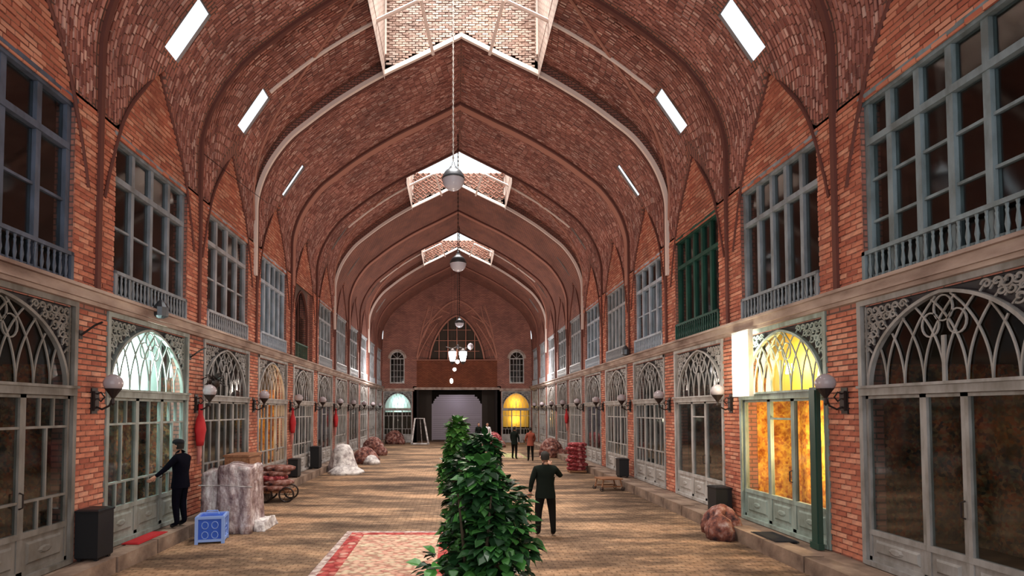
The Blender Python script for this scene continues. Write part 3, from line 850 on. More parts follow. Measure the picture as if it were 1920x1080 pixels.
# ------------------------------------------------------------------ upper windows (local as shopfronts, z 0 = 4.55)
WW, WH = 2.5, 2.9
def balustrade(e, col_parts=True, solid=False):
    mb = MB(); mb.box(-WW/2, WW/2, -.16, -.08, .44, .50); mb.box(-WW/2, WW/2, -.15, -.09, 0, .05)
    for x in (-WW/2, WW/2-.06): mb.box(x, x+.06, -.16, -.08, 0, .5)
    if solid: mb.box(-WW/2, WW/2, -.13, -.10, .05, .44)
    b = link('balustrade', mb.mesh('balustrade', M['paint']), e)
    if not solid:
        bm_ = balm
        for i in range(20): link('baluster', bm_, b, (-WW/2+.12+i*(WW-.24)/19, -.12, .05))
    return b
mb = MB(); mb.lathe([(.016, 0), (.026, .03), (.016, .06), (.028, .15), (.014, .27), (.02, .32), (.014, .34), (.022, .39)], 6); balm = mb.mesh('baluster', M['paint'])
def win_frame(cols, ztr, rowsplit, side=0):
    """cols: x positions of mullions in the main part; returns mesh and pane rects"""
    mb = MB(); panes = []; z0, z1 = .05, WH
    mb.box(-WW/2, -WW/2+.09, -.06, .06, z0, z1); mb.box(WW/2-.09, WW/2, -.06, .06, z0, z1)
    mb.box(-WW/2, WW/2, -.09, .06, z1-.1, z1); mb.box(-WW/2, WW/2, -.06, .06, z0, z0+.08); mb.box(-WW/2-.04, WW/2+.04, -.14, -.02, z1-.02, z1+.05)
    xs = [-WW/2+.09]+cols+[WW/2-.09]
    for i, (a, b) in enumerate(zip(xs, xs[1:])):
        if i: mb.box(a-.045, a+.045, -.055, .05, z0, z1)
        zs = [z0+.08]+rowsplit+[ztr, z1-.1]
        aa = a+(.045 if i else 0); bb = b-(.045 if i < len(xs)-2 else 0)
        for zl, zh in zip(zs, zs[1:]): panes.append((aa, bb, zl, zh))
        for z in rowsplit: mb.box(aa, bb, -.03, .03, z-.02, z+.02)
    mb.box(-WW/2+.05, WW/2-.05, -.08, .05, ztr-.05, ztr+.05)
    return mb.mesh('window_frame', M['paint']), panes
def win_proto(style):
    e = empty('window')
    if style == 3:   # arched dark opening
        mb = MB(); arch = [(-.85+1.7*i/24, .05+1.75+.95*(math.sin(PI*i/24)**.7)) for i in range(25)]
        for a, b in zip(arch, arch[1:]): mb.face([(a[0], 0, a[1]), (b[0], 0, b[1]), (b[0], 0, WH), (a[0], 0, WH)])
        mb.box(-WW/2, -.85, 0, .3, 0, WH); mb.box(.85, WW/2, 0, .3, 0, WH)
        link('arch_surround', mb.mesh('arch_surround', M['wall']), e)
        mb = MB(); mb.ribbon([(x, z) for x, z in arch], .06, -.04, .04); mb.box(-.88, -.82, -.04, .04, 0, 1.8); mb.box(.82, .88, -.04, .04, 0, 1.8); mb.box(-.03, .03, .1, .14, 0, 2.7)
        link('window_frame', mb.mesh('window_frame', M['rib_dark']), e)
        mb = MB(); mb.box(-.82, .82, .12, .13, .05, 1.8); link('pane', mb.mesh('pane', M['glass']), e)
        mb = MB()
        for z in (.06, .62): mb.box(-.85, .85, -.06, 0, z, z+.05)
        for i in range(12): mb.box(-.8+i*.145, -.78+i*.145, -.04, -.02, .06, .65)
        link('balcony_rail', mb.mesh('balcony_rail', M['paint']), e)
        return e
    if style == 0: me, panes = win_frame([-.8, -.32, .16, .64], 2.2, [.95, 1.6])
    elif style == 1: me, panes = win_frame([-.62, 0, .62], 2.15, [1.3])
    else: me, panes = win_frame([-.7, -.23, .23, .7], 2.1, [])
    link('window_frame', me, e)
    for a, b, zl, zh in panes: link('pane', pane_mesh(b-a, zh-zl), e, ((a+b)/2, .01, zl))
    balustrade(e, solid=(style == 2 and False))
    return e
WL = {-1: 1, 0: 1, 1: 1, 2: 2, 3: 3, 4: 1, 5: 2, 6: 1, 7: 2, 8: 1, 9: 2}
WR = {-1: 0, 0: 2, 1: 2, 2: 1, 3: 2, 4: 1, 5: 2, 6: 1, 7: 2, 8: 1, 9: 1}
wprotos = [win_proto(i) for i in range(4)]; CH = children_map(); WCH = [list(CH.get(p.name, [])) for p in wprotos]; usedw = set()
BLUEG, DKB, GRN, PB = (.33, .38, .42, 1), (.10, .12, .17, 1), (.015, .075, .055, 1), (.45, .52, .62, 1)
n = 1
for side in (-1, 1):
    nm = 'left' if side < 0 else 'right'
    for k in range(-1, 10):
        st = (WL if side < 0 else WR)[k]; p = wprotos[st]
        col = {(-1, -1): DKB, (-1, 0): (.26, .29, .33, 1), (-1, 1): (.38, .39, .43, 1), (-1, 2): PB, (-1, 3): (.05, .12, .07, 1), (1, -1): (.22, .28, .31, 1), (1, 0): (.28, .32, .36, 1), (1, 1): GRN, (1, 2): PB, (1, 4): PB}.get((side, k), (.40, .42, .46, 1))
        if st in usedw: CH[p.name] = WCH[st]; o = copy_tree(p, CH, None, col)
        else:
            o = p; usedw.add(st)
            for c in WCH[st]:
                c.color = col
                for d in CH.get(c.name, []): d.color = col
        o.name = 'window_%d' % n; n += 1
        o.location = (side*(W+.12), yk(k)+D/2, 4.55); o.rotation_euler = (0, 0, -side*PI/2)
        what = {(1, 1): 'dark green painted upper window', (-1, 3): 'dark arched upper opening with green rail', (1, -1): 'wide blue-grey upper window with many panes and balustrade', (-1, -1): 'shadowy blue-grey upper window cut by the left picture edge'}.get((side, k), 'blue-grey upper window with balustrade')
        tag(o, what + ', %s on the %s wall' % (ORD[k+1], nm), None, None, 'structure')
        if (side, k) in ((-1, 2), (1, 2), (1, 4), (1, 6), (1, 5), (-1, 5), (-1, 4), (1, 3)): board('blind', o, -1.15, 1.15, .12, .1, 2.1, 'blind')
# end of part one

# ------------------------------------------------------------------ end wall
def vz(x):
    x = abs(x)
    for a, b in zip(PROF, PROF[1:]):
        if b[0] <= x <= a[0]: return a[1]+(b[1]-a[1])*((a[0]-x)/((a[0]-b[0]) or 1))
    return PROF[0][1]
def niche(x, hw=3.3, zb=6.75, zt=11.7):
    t = abs(x)/hw
    return zb+(zt-zb)*(1-t**1.9)**.62*(1-.12*t) if t < 1 else zb
mb = MB(); Y = YEND; n = 124
def wq(x0, x1, z0, z1, z0b=None, z1b=None, y=Y):
    if z1 <= z0 and (z1b or 0) <= (z0b or 0): return
    P = [(x0, y, z0), (x1, y, z0 if z0b is None else z0b), (x1, y, z1 if z1b is None else z1b), (x0, y, z1)]
    mb.face(P, [(p[0], p[2]) for p in P])
xs = sorted(set([round(-W+2*W*i/n, 4) for i in range(n+1)]+[-6.05, -3.65, 3.65, 6.05, -3.3, 3.3, -5.5, -4.3, 4.3, 5.5]))
for a, b in zip(xs, xs[1:]):
    c = (a+b)/2; ta, tb = vz(a)+.1, vz(b)+.1; ac = abs(c)
    if ac < 3.3:
        wq(a, b, 4.4, 6.75); wq(a, b, niche(a), ta, niche(b), tb)
    elif 3.65 < ac < 6.05:
        if 4.3 < ac < 5.5:
            fa, fb = [6.85+.6*math.sqrt(max(0, 1-((abs(v)-4.9)/.6)**2)) for v in (a, b)]
            wq(a, b, 4.25, 4.85); wq(a, b, fa, ta, fb, tb)
        else: wq(a, b, 4.25, ta, None, tb)
    else: wq(a, b, 0, ta, None, tb)
# niche soffit and back
N_ = 40
for i in range(N_):
    a, b = -3.3+6.6*i/N_, -3.3+6.6*(i+1)/N_
    mb.face([(a, Y, niche(a)), (b, Y, niche(b)), (b*.72, Y+1.2, 6.75+(niche(b)-6.75)*.8), (a*.72, Y+1.2, 6.75+(niche(a)-6.75)*.8)], [(a, 0), (b, 0), (b, 1.2), (a, 1.2)])
mb.box(-3.3, 3.3, Y, Y+1.3, 6.6, 6.75); mb.box(-3.3, 3.3, Y+.2, Y+.4, 4.4, 6.7)
ew = tag(link('wall_end', mb.mesh('wall_end', M['wall']), kind='structure'), 'brick end wall with a pointed niche over a dark portal')
mb = MB(); mb.box(-3.6, 3.6, Y+1.2, Y+1.3, 6.7, 11.2); link('niche_back', mb.mesh('niche_back', M['dark']), ew)
mb = MB()
mb.ribbon([(-2.3+4.6*i/40, niche(-2.3+4.6*i/40, 2.31, 6.75, 10.6)) for i in range(41)], .12, -.1, .05)
for x in (-1.5, -.75, 0, .75, 1.5): mb.box(x-.03, x+.03, -.04, .04, 6.75, niche(x, 2.31, 6.75, 10.6))
for z in (7.6, 8.5, 9.4): mb.box(-1.9 if z < 9 else -1.2, 1.9 if z < 9 else 1.2, -.03, .03, z-.02, z+.02)
o = link('niche_window', mb.mesh('niche_window', M['rib_mid']), ew, (0, Y+1.1, 0)); o['label'] = 'pointed dark window frame in the niche'
mb = MB()   # raised star ribs of the niche
for sx in (-1, 1):
    for (x0, z0, x1, z1) in ((3.25, 6.8, 2.3, 11.3), (3.25, 6.8, 1.6, 9.8), (2.4, 9.6, 1.2, 10.4), (3.0, 8.6, 2.2, 11.2), (2.0, 11.2, 2.75, 8.6), (2.9, 9.2, 1.6, 10.6), (1.6, 11.2, .6, 10.6)):
        mb.tube([(sx*(x0+(x1-x0)*t+.25*math.sin(PI*t)*(1 if x0 > x1 else -1)*.5), Y-.03, z0+(z1-z0)*t) for t in [i/10 for i in range(11)]], .045, 5)
mb.tube([(x, Y-.04, niche(x)) for x in [-3.29+6.58*i/50 for i in range(51)]], .07, 6)
mb.tube([(-3.7, Y-.1, 6.75), (3.7, Y-.1, 6.75)], .04, 6)
link('star_ribs', mb.mesh('star_ribs', M['rib_mid']), ew)
mb = MB(); mb.box(-3.5, 3.5, Y-.15, Y+.1, 4.3, 4.5); mb.box(-6.1, -3.5, Y-.14, Y+.1, 4.2, 4.42); mb.box(3.5, 6.1, Y-.14, Y+.1, 4.2, 4.42)
link('lintel', mb.mesh('lintel', M['cornice']), ew)
m = M['brown_brick'] = brick_uv('brown_brickwork', (.24, .075, .035), (.17, .05, .025), (.09, .03, .02))
mb = MB(); mb.box(-3.3, 3.3, Y-.04, Y+.1, 4.5, 6.7); link('portal_panel', mb.mesh('portal_panel', M['brown_brick']), ew)['label'] = 'red brown brick panel over the portal'
# passage behind the portal, shop rooms beside it
mb = MB()
for sx in (-1, 1): mb.box(sx*3.45-.15, sx*3.45+.15, Y, Y+6, 0, 4.6)
mb.box(-3.6, 3.6, Y, Y+6, 4.4, 4.6); mb.box(-9.4, 9.4, Y+6, Y+6.2, -.1, 9)
for sx in (-1, 1):
    mb.box(min(sx*3.6, sx*6.3), max(sx*3.6, sx*6.3), Y+3, Y+3.1, 0, 8.5); mb.box(sx*6.25-.08, sx*6.25+.08, Y, Y+3, 0, 8.5)
    mb.box(min(sx*3.6, sx*6.3), max(sx*3.6, sx*6.3), Y+.1, Y+3, 4.25, 4.4); mb.box(min(sx*3.6, sx*6.3), max(sx*3.6, sx*6.3), Y+.1, Y+3, 8.4, 8.5)
mb.box(-3.7, 3.7, Y+1.3, Y+1.5, 4.6, 12)
tag(link('wall_portal_passage', mb.mesh('wall_portal_passage', M['dark']), kind='structure'), 'dark passage walls behind the end portal')
m = M['shutter'] = mat('lilac_shutter', (.38, .33, .38), .5)
mb = MB()
for i in range(22):
    z = .05+i*.18; hw = 2.1 if z < 3 else 2.1*math.sqrt(max(.05, 1-((z-3)/1.25)**2))
    mb.box(-hw, hw, -.03, .03, z, z+.165)
mb.box(-2.2, -2.1, -.06, .06, 0, 3.2); mb.box(2.1, 2.2, -.06, .06, 0, 3.2); mb.box(-2.1, 2.1, -.05, .02, 1.95, 2.03)
tag(link('shutter', mb.mesh('shutter', M['shutter']), None, (0, Y+3.2, 0)), 'pale lilac rolling shutter with rounded top deep in the end portal', 'shutter')
mb = MB()
for sx in (-1, 1): mb.box(min(sx*2.2, sx*3.3), max(sx*2.2, sx*3.3), Y+3.15, Y+3.3, 0, 4.4)
link('passage_pier', mb.mesh('passage_pier', M['dark']), bpy.data.objects['wall_portal_passage'])
point('passage_lamp', (0, Y+1.6, 3.6), 28, (.9, .85, 1), .2)
CH = children_map()
for sx, lab, bk, c, lc in ((-1, 'shopfront lit blue-white on the end wall left of the portal', 'cyan', PALE, (.8, .97, 1)), (1, 'shopfront glowing golden yellow on the end wall right of the portal', 'amber', PALE, (1, .68, .2))):
    o = put_shop(1, (sx*4.85, Y+.06, 0), 0, c, lab, 'shopfronts on the end wall'); o.scale = (.86, 1, 1.03)
    board('backing_panel', o, -1.33, 1.33, .9, 1.2 if sx > 0 else 2.4, 4.0, bk); point('shop_lamp', (sx*4.85, Y+.5, 3.3), 55, lc, .15); point('shop_lamp', (sx*4.85, Y+.6, 1.9), 35, lc if sx > 0 else (1, .85, .6), .15)
mb = MB(); mb.ribbon([(.56*math.cos(PI*i/20), 2.0+.56*math.sin(PI*i/20)) for i in range(21)], .09, -.05, .08)
mb.box(-.6, -.52, -.05, .08, 0, 2.0); mb.box(.52, .6, -.05, .08, 0, 2.0); mb.box(-.6, .6, -.06, .08, -.05, .06); mb.box(-.55, .55, -.03, .05, 1.95, 2.03)
for x in (-.26, 0, .26): mb.box(x-.018, x+.018, -.02, .03, .06, 2.0)
for z in (.5, 1.0, 1.5): mb.box(-.52, .52, -.02, .03, z-.014, z+.014)
for a in (45, 90, 135): mb.ribbon([(0, 2.0), (.54*math.cos(math.radians(a)), 2.0+.54*math.sin(math.radians(a)))], .03, -.02, .02)
awm = mb.mesh('window_frame', M['paint'])
mb = MB(); mb.ribbon([(.68*math.cos(PI*i/20), 2.0+.68*math.sin(PI*i/20)) for i in range(21)], .16, -.07, .03)
aws = mb.mesh('arch_surround', M['cornice'])
for sx in (-1, 1):
    e = tag(empty('window_%d' % n), 'arched multi-pane window on the end wall %s of the portal' % ('left' if sx < 0 else 'right'), kind='structure'); n += 1
    e.location = (sx*4.9, Y, 4.87)
    link('window_frame', awm, e, color=PALE); link('arch_surround', aws, e); link('pane', pane_mesh(1.1, 2.5), e, (0, .05, .03))
point('niche_lamp', (0, Y+.5, 7.4), 20, (1, .7, .5), .2)

# ------------------------------------------------------------------ lamps
def hanging_globe(x, y, z, r, lab, top, lit=False):
    e = tag(empty('hanging_lamp', (x, y, z)), lab, 'lamp', 'globe lamps hung down the middle')
    mb = MB()
    S = lambda a: (r*math.cos(a), r*math.sin(a))
    mb.lathe([S(math.radians(a)) for a in range(-88, 5, 10)]+[(r, 0)], 24); link('globe', mb.mesh('globe', M['lit'] if lit else M['globe_glass'], True), e)
    mb = MB(); mb.lathe([(r*1.02, -.01), (r*1.04, .02)]+[(S(math.radians(a))[0]*1.01, S(math.radians(a))[1]*1.01) for a in range(12, 62, 8)]+[(r*.42, r*.95), (r*.3, r*1.15), (r*.16, r*1.3), (.03, r*1.6)], 24)
    link('cap', mb.mesh('cap', M['globe_cap'], True), e)['label'] = 'dark metal cap over the globe'
    mb = MB(); h = top-z
    c = r*1.55; k = 0
    while c < h:
        a = (0.022, 0) if k % 2 else (0, .022)
        mb.tube([(a[0]*math.cos(t), a[1]*math.cos(t), c+.05+.05*math.sin(t)) for t in [2*PI*q/6 for q in range(6)]], .008, 3, closed=True); c += .085; k += 1
    mb.tube([(0, 0, r*1.5), (0, 0, h)], .014, 5)
    link('chain', mb.mesh('chain', M['chain' if y < 15 else 'iron']), e)
    return e
hanging_globe(-.24, 14.0, 8.75, .295, 'nearest big grey globe lamp hanging on a long chain', 16.9)
hanging_globe(-.06, 21.4, 8.55, .33, 'second grey globe lamp on a chain, hanging under the middle vault', 13.9)
hanging_globe(.1, 32.2, 7.9, .27, 'small third globe lamp above the lit lantern chandelier', 13.9)
e = tag(empty('chandelier', (0, 33.5, 6.3)), 'chandelier with two glowing white lanterns in front of the end wall', 'chandelier')
mb = MB(); mb.tube([(0, 0, .3), (0, 0, 10.8)], .015, 5); link('rod', mb.mesh('rod', M['iron']), e)
mb = MB(); mb.tube([(-.75, 0, .32), (-.35, 0, .2), (0, 0, .35), (.35, 0, .2), (.8, 0, .32)], .02, 6); mb.lathe([(.02, .15), (.09, .25), (.09, .4), (.02, .5)], 10); link('arm', mb.mesh('arm', M['iron']), e)
mb = MB(); mb.lathe([(.05, -.62), (.16, -.5), (.24, -.1), (.24, .08), (.05, .2)], 6); lantern = mb.mesh('lantern_glass', M['lit'])
mb = MB(); mb.lathe([(.27, .06), (.2, .16), (.06, .26), (.02, .32)], 6); mb.lathe([(.03, -.74), (.08, -.68), (.17, -.6), (.17, -.56)], 6); lcap = mb.mesh('lantern_cap', M['iron'])
for x in (-.33, .33):
    l = link('lantern_glass', lantern, e, (x, 0, -.05)); link('lantern_cap', lcap, l)
mb = MB(); mb.lathe([(.02, -.2), (.15, -.1), (.2, .05), (.12, .2), (.02, .25)], 10); link('side_globe', mb.mesh('side_globe', M['lampglass'], True), e, (.8, -.1, .3))
point('chandelier_light', (0, 32.9, 6.2), 90, (.92, .97, 1), .25)
for i, (x, z, r, y) in enumerate(((0, 5.95, .14, 36.5), (-.2, 5.5, .13, 37.5), (-.42, 4.75, .12, 38.6))):
    e = tag(empty('hanging_lamp', (x, y, z)), 'tiny warm lit globe before the brown end panel, %s from the top' % ('first', 'second', 'lowest')[i], 'lamp', 'small warm lamps before the portal')
    mb = MB(); mb.lathe([(r*math.cos(math.radians(a)), r*math.sin(math.radians(a))*(1.6 if i == 2 else 1)) for a in range(-85, 90, 17)], 10); link('globe', mb.mesh('globe', M['litwarm'], True), e)
    mb = MB(); mb.tube([(0, 0, r*.9), (0, 0, 13.9-z)], .008, 4); link('cord', mb.mesh('cord', M['iron']), e)

mb = MB(); mb.lathe([(.02, -.11), (.11, -.08), (.145, -.01), (.15, .05), (.12, .12), (.05, .17), (.01, .18)], 14); lamp_globe = mb.mesh('globe', M['lampglass'], True)
mb = MB(); mb.lathe([(.01, -.34), (.03, -.3), (.02, -.22), (.06, -.16), (.10, -.10), (.13, -.06), (.10, -.055)], 10); lamp_cup = mb.mesh('cup', M['iron'])
mb = MB(); mb.box(-.05, .05, .26, .335, -.42, -.1); mb.box(-.07, .07, .30, .335, -.47, -.05)
mb.tube([(0, .29, -.35), (0, .18, -.40), (0, .06, -.34), (0, 0, -.2)], .018, 6); mb.tube([(0, .29, -.16), (0, .2, -.12), (0, .14, -.2), (0, .2, -.27), (0, .25, -.22)], .014, 6)
lamp_arm = mb.mesh('bracket', M['iron'])
for side in (-1, 1):
    for k in range(0, 10):
        e = tag(empty('wall_lamp', (side*(W-.34), yk(k)+ (0 if k else -.05*side), 3.02), -side*PI/2),
                'iron bracket lamp with glass globe, %s pier of the %s wall' % (ORD[k], 'left' if side < 0 else 'right'), 'lamp', 'bracket lamps on the piers')
        link('globe', lamp_globe, e)['label'] = 'faceted pale glass globe'; link('cup', lamp_cup, e); link('bracket', lamp_arm, e)
# small dark fixtures on the cornice and iron struts from it
for side, k, dy, lab in ((-1, 0, 1.6, 'small dark iron fixture on the left cornice above the blue-white lit shop'), (1, 2, 3.3, 'grey horn loudspeaker on the right cornice past the green window')):
    mb = MB(); mb.lathe([(.05, -.16), (.13, -.12), (.14, .05), (.08, .14), (.03, .2)], 10); mb.box(-.03, .03, 0, .14, -.04, .04)
    tag(link('cornice_fixture', mb.mesh('cornice_fixture', M['globe_cap']), None, (side*(W-.24), yk(k)+dy, 4.72 if side > 0 else 4.55), (0, 0, -side*PI/2)), lab, 'fixture')
e = tag(empty('hanging_basket', (-W+.32, yk(1)+.28, 3.28)), 'dark dried plant hung above the bracket lamp on the second left pier', 'plant')
mb = MB(); rb = random.Random(5)
for i in range(46):
    a = rb.random()*6.28; r = rb.uniform(.08, .26); z = rb.uniform(-.12, .2)
    mb.tube([(0, 0, 0), (r*.6*math.cos(a), r*.6*math.sin(a), z*.8+.04), (r*math.cos(a), r*math.sin(a), z)], [.02, .018, .006], 4)
link('foliage', mb.mesh('foliage', M['iron']), e, kind='stuff')
mb = MB(); mb.lathe([(.03, -.16), (.11, -.1), (.13, 0), (.12, .03)], 12); mb.tube([(-.31, 0, .05), (-.15, 0, .12), (0, 0, 0)], .012, 5); link('pot', mb.mesh('pot', M['iron'], True), e)
for side, k, lab in ((-1, 0, 'short iron strut above the lamp on the nearest left pier'), (-1, 1, 'short iron strut above the lamp on the second left pier')):
    mb = MB(); mb.tube([(0, 0, -.16), (0, -.22, .0), (0, -.34, .05)], .016, 6); mb.box(-.04, .04, -.005, .02, -.22, -.08)
    tag(link('strut', mb.mesh('strut', M['iron']), None, (side*(W-.03), yk(k)-.3, 3.95), (0, 0, -side*PI/2)), lab, 'bracket')
# red cloths on the piers
for side, k, z1, h, lab in ((-1, 1, 2.75, .95, 'red cloth bundle hung on the left pier beside the man in black'), (-1, 3, 2.7, .9, 'red cloth bundle hung on the left pier past the orange lit shop'), (-1, 5, 2.7, .9, 'farther red cloth bundle on the left wall'), (1, 6, 2.7, .8, 'red cloth bundle hung on the far right wall')):
    R = []
    for i in range(9):
        t = i/8; w = .07+.11*math.sin(PI*min(1, t*1.25+.1))**.6*(1 if t > .3 else .75); R.append([(w*math.cos(2*PI*q/12)*(1+.15*math.sin(3*q+i)), .6*w*math.sin(2*PI*q/12)-.08, t*h) for q in range(12)])
    mb = MB(); mb.rings(R); mb.tube([(0, -.08, h-.02), (0, -.02, h+.1), (0, 0, h+.1)], .01, 5)
    o = empty('hanging_cloth', (side*(W-.035), yk(k)+.05, z1-h), -side*PI/2); tag(o, lab, 'cloth', 'red cloths on the piers')
    link('bundle', mb.mesh('bundle', M['red'], True), o)
    mb = MB(); mb.tube([(0, -.06, .05), (.02, -.06, -.2), (-.02, -.05, -.42)], [.06, .05, .03], 8); link('tail', mb.mesh('tail', M['pink'], True), o)['label'] = 'faded pink hanging tail'
# dark green post beside the near right pier
mb = MB(); mb.box(-.09, .09, -.07, .0, 0, 2.75); mb.box(-.07, .07, -.09, -.07, .05, 2.7); mb.box(-.11, .11, -.1, .0, 0, .1)
M['greenpost'] = mat('dark_green_paint', (.025, .06, .045), .4)
tag(link('post', mb.mesh('post', M['greenpost']), None, (W-.13, yk(0)+.47, SH), (0, 0, -PI/2)), 'dark green post beside the nearest right brick pier', 'post')
# black cable drops beside piers
# ------------------------------------------------------------------ things along the walls
def blob(name, prof, n, seed, mt, parent=None, loc=(0, 0, 0), amp=.1, sx=1, sy=1, fold=0):
    rnd = random.Random(seed); ph = [rnd.random()*6.3 for _ in range(4)]
    R = []
    for i, (r, z) in enumerate(prof):
        R.append([])
        for q in range(n):
            a = 2*PI*q/n
            k = 1+amp*(math.sin(2*a+ph[0]+z*2)+.6*math.sin(5*a+ph[1]-z*3)+.5*math.sin(9*a+ph[2]+z*5))+(fold*math.sin(a*11+ph[3]))*(1-z/max(p[1] for p in prof))
            R[-1].append((sx*r*k*math.cos(a), sy*r*k*math.sin(a), z))
    mb = MB(); mb.rings(R); return link(name, mb.mesh(name, M[mt], True), parent, loc)
def box_thing(name, w, d, h, mt, loc, rz, lab, cat, group=None, lid=True, feet=True):
    e = tag(empty(name, loc, rz), lab, cat, group)
    mb = MB(); z0 = .03; c = .02
    mb.rings([[(sx*(w/2-a), sy*(d/2-a), z) for sx, sy in ((-1, -1), (1, -1), (1, 1), (-1, 1))] for a, z in ((c, z0), (0, z0+c), (0, h-.05), (c, h-.03))])
    link('body', mb.mesh('body', M[mt]), e)
    if lid:
        mb = MB(); mb.rings([[(sx*(w/2+a), sy*(d/2+a), z) for sx, sy in ((-1, -1), (1, -1), (1, 1), (-1, 1))] for a, z in ((.01, h-.05), (.015, h-.02), (-.03, h))]); link('lid', mb.mesh('lid', M[mt]), e)
    mb = MB(); 
    for sx in (-1, 1):
        for sy in (-1, 1): mb.box(sx*(w/2-.05)-.025, sx*(w/2-.05)+.025, sy*(d/2-.05)-.025, sy*(d/2-.05)+.025, 0, .04)
    link('feet', mb.mesh('feet', M[mt]), e)
    return e
box_thing('litter_bin', .36, .38, .80, 'black', (-W+.22, 8.55, SH+.005), 0, 'tall black box bin against the nearest left brick pier', 'bin', 'black bins on the shop steps')
box_thing('litter_bin', .36, .40, .62, 'black', (W-.28, 12.3, SH+.005), 0, 'black box bin at the pale right shopfront beside the cloth heap', 'bin', 'black bins on the shop steps')
box_thing('litter_bin', .34, .40, .66, 'black', (W-.4, 19.0, SH+.005), 0, 'black box bin on the right step, second beyond the green window', 'bin', 'black bins on the shop steps')
box_thing('litter_bin', .34, .40, .66, 'black', (-W+.30, 18.9, SH+.005), 0, 'black box bin on the left step past the orange lit shop', 'bin', 'black bins on the shop steps')
box_thing('litter_bin', .36, .45, .9, 'black', (-W+.30, 21.8, SH+.005), 0, 'dark upright box farther along the left step', 'bin', 'black bins on the shop steps')
# blue crate
e = tag(empty('crate', (-5.05, 10.75, 0), .25), 'blue plastic crate with patterned sides on the floor by the man in black', 'crate')
mb = MB(); w = .24
for sx in (-1, 1):
    for sy in (-1, 1): mb.box(sx*w-.03, sx*w+.03, sy*w-.03, sy*w+.03, 0, .52)
for z in (.04, .48): mb.box(-w, w, -w-.025, -w+.02, z, z+.05); mb.box(-w, w, w-.02, w+.025, z, z+.05); mb.box(-w-.025, -w+.02, -w, w, z, z+.05); mb.box(w-.02, w+.025, -w, w, z, z+.05)
link('frame', mb.mesh('frame', M['bluepale']), e, color=None)
mb = MB(); mb.box(-w+.01, w-.01, -w+.005, w-.005, .06, .5); link('body', mb.mesh('body', M['blue']), e)
mb = MB()
for a in range(4):
    ca, sa = math.cos(a*PI/2), math.sin(a*PI/2)
    for cx in (-.09, .09):
        for cz in (.17, .36):
            mb.tube([((cx+.06*math.cos(t))*ca-(w+.004)*-sa*-1, (cx+.06*math.cos(t))*sa-(w+.004)*ca, cz+.07*math.sin(t)) for t in [2*PI*q/10 for q in range(10)]], .009, 4, closed=True)
link('ring_pattern', mb.mesh('ring_pattern', M['bluepale']), e)
mb = MB(); mb.tube([(-.12, 0, .53), (-.1, 0, .60), (.1, 0, .60), (.12, 0, .53)], .012, 6); link('handle', mb.mesh('handle', M['bluepale']), e)
# goods wrapped in plastic sheeting, standing on the floor
e = tag(empty('wrapped_bundle', (-5.12, 11.8, 0)), 'tall bundle of goods wrapped in clear plastic sheeting behind the blue crate', 'bundle')
def sheet(name, x0, x1, y0, y1, h, seed, mt, par):
    rnd = random.Random(seed); n = 48; R = []; hs = [0, .12, .3, .5, .7, .85, .95, 1]
    ph = [rnd.random()*6 for _ in range(6)]
    for t in hs:
        r = []
        for q in range(n):
            a = 2*PI*q/n; c, s_ = math.cos(a), math.sin(a); m_ = max(abs(c), abs(s_)); c /= m_; s_ /= m_
            fl = 1+(.18*(1-t)**1.5)+(1-t*.75)*(.05*math.sin(7*a+ph[0])+.04*math.sin(12*a+ph[1]+3*t)+.03*math.sin(19*a+ph[2]))
            r.append(((x0+x1)/2+c*(x1-x0)/2*fl*(1 if t < 1 else .94), (y0+y1)/2+s_*(y1-y0)/2*fl*(1 if t < 1 else .94), h*t+(.03*math.sin(3*a+ph[3]) if t > .8 else 0)))
        R.append(r)
    mb = MB(); mb.rings(R); return link(name, mb.mesh(name, M[mt], True), par)
sheet('sheeting', -.12, .55, -.4, .4, 1.42, 4, 'wrap', e); sheet('sheeting', -.5, -.10, -.3, .45, 1.30, 9, 'wrap', e)
mb = MB(); mb.tube([(-.55, -.35, 1.0), (0, -.47, 1.02), (.62, -.42, .98)], .012, 5); link('cord', mb.mesh('cord', M['white_cloth']), e)
sheet('loose_hem', .35, .8, -.2, .5, .22, 12, 'white_cloth', e)
# cabinet on the step behind it
e = tag(empty('cabinet', (-5.36, 13.1, 0), PI/2), 'brown wooden cabinet with drawers behind the plastic-wrapped bundle', 'cabinet')
mb = MB(); mb.box(-.4, .4, -.25, .3, .08, 1.5); link('body', mb.mesh('body', M['wood']), e)
mb = MB(); mb.box(-.44, .44, -.29, .32, 1.5, 1.55); link('top', mb.mesh('top', M['wood']), e)
for i in range(4):
    mb = MB(); mb.box(-.36, .36, -.275, -.25, .14+i*.34, .44+i*.34); d = link('drawer', mb.mesh('drawer', M['wood']), e)
    mb = MB(); mb.lathe([(.02, 0), (.015, .02)], 8); link('knob', mb.mesh('knob', M['iron']), d, (0, -.275, .29+i*.34), (PI/2, 0, 0))
mb = MB()
for sx in (-1, 1):
    for y in (-.2, .25): mb.box(sx*.36-.03, sx*.36+.03, y-.03, y+.03, 0, .08)
link('feet', mb.mesh('feet', M['wood']), e)
# pink/white rolled goods leaning
def roll(x, y, z, h, r, mt, lean, lab, grp=None):
    e = tag(empty('rolled_carpet', (x, y, z)), lab, 'carpet roll', grp)
    mb = MB(); mb.tube([(0, 0, r*abs(lean)*.5), (lean*h, 0, h)], r, 12); link('roll', mb.mesh('roll', M[mt], True), e)
    mb = MB(); pts = [(lean*h+r*(1-i/30)*math.cos(i*.7), r*(1-i/30)*math.sin(i*.7), h+.004) for i in range(28)]; mb.tube(pts, .008, 3); link('spiral_end', mb.mesh('spiral_end', M['pink']), e)
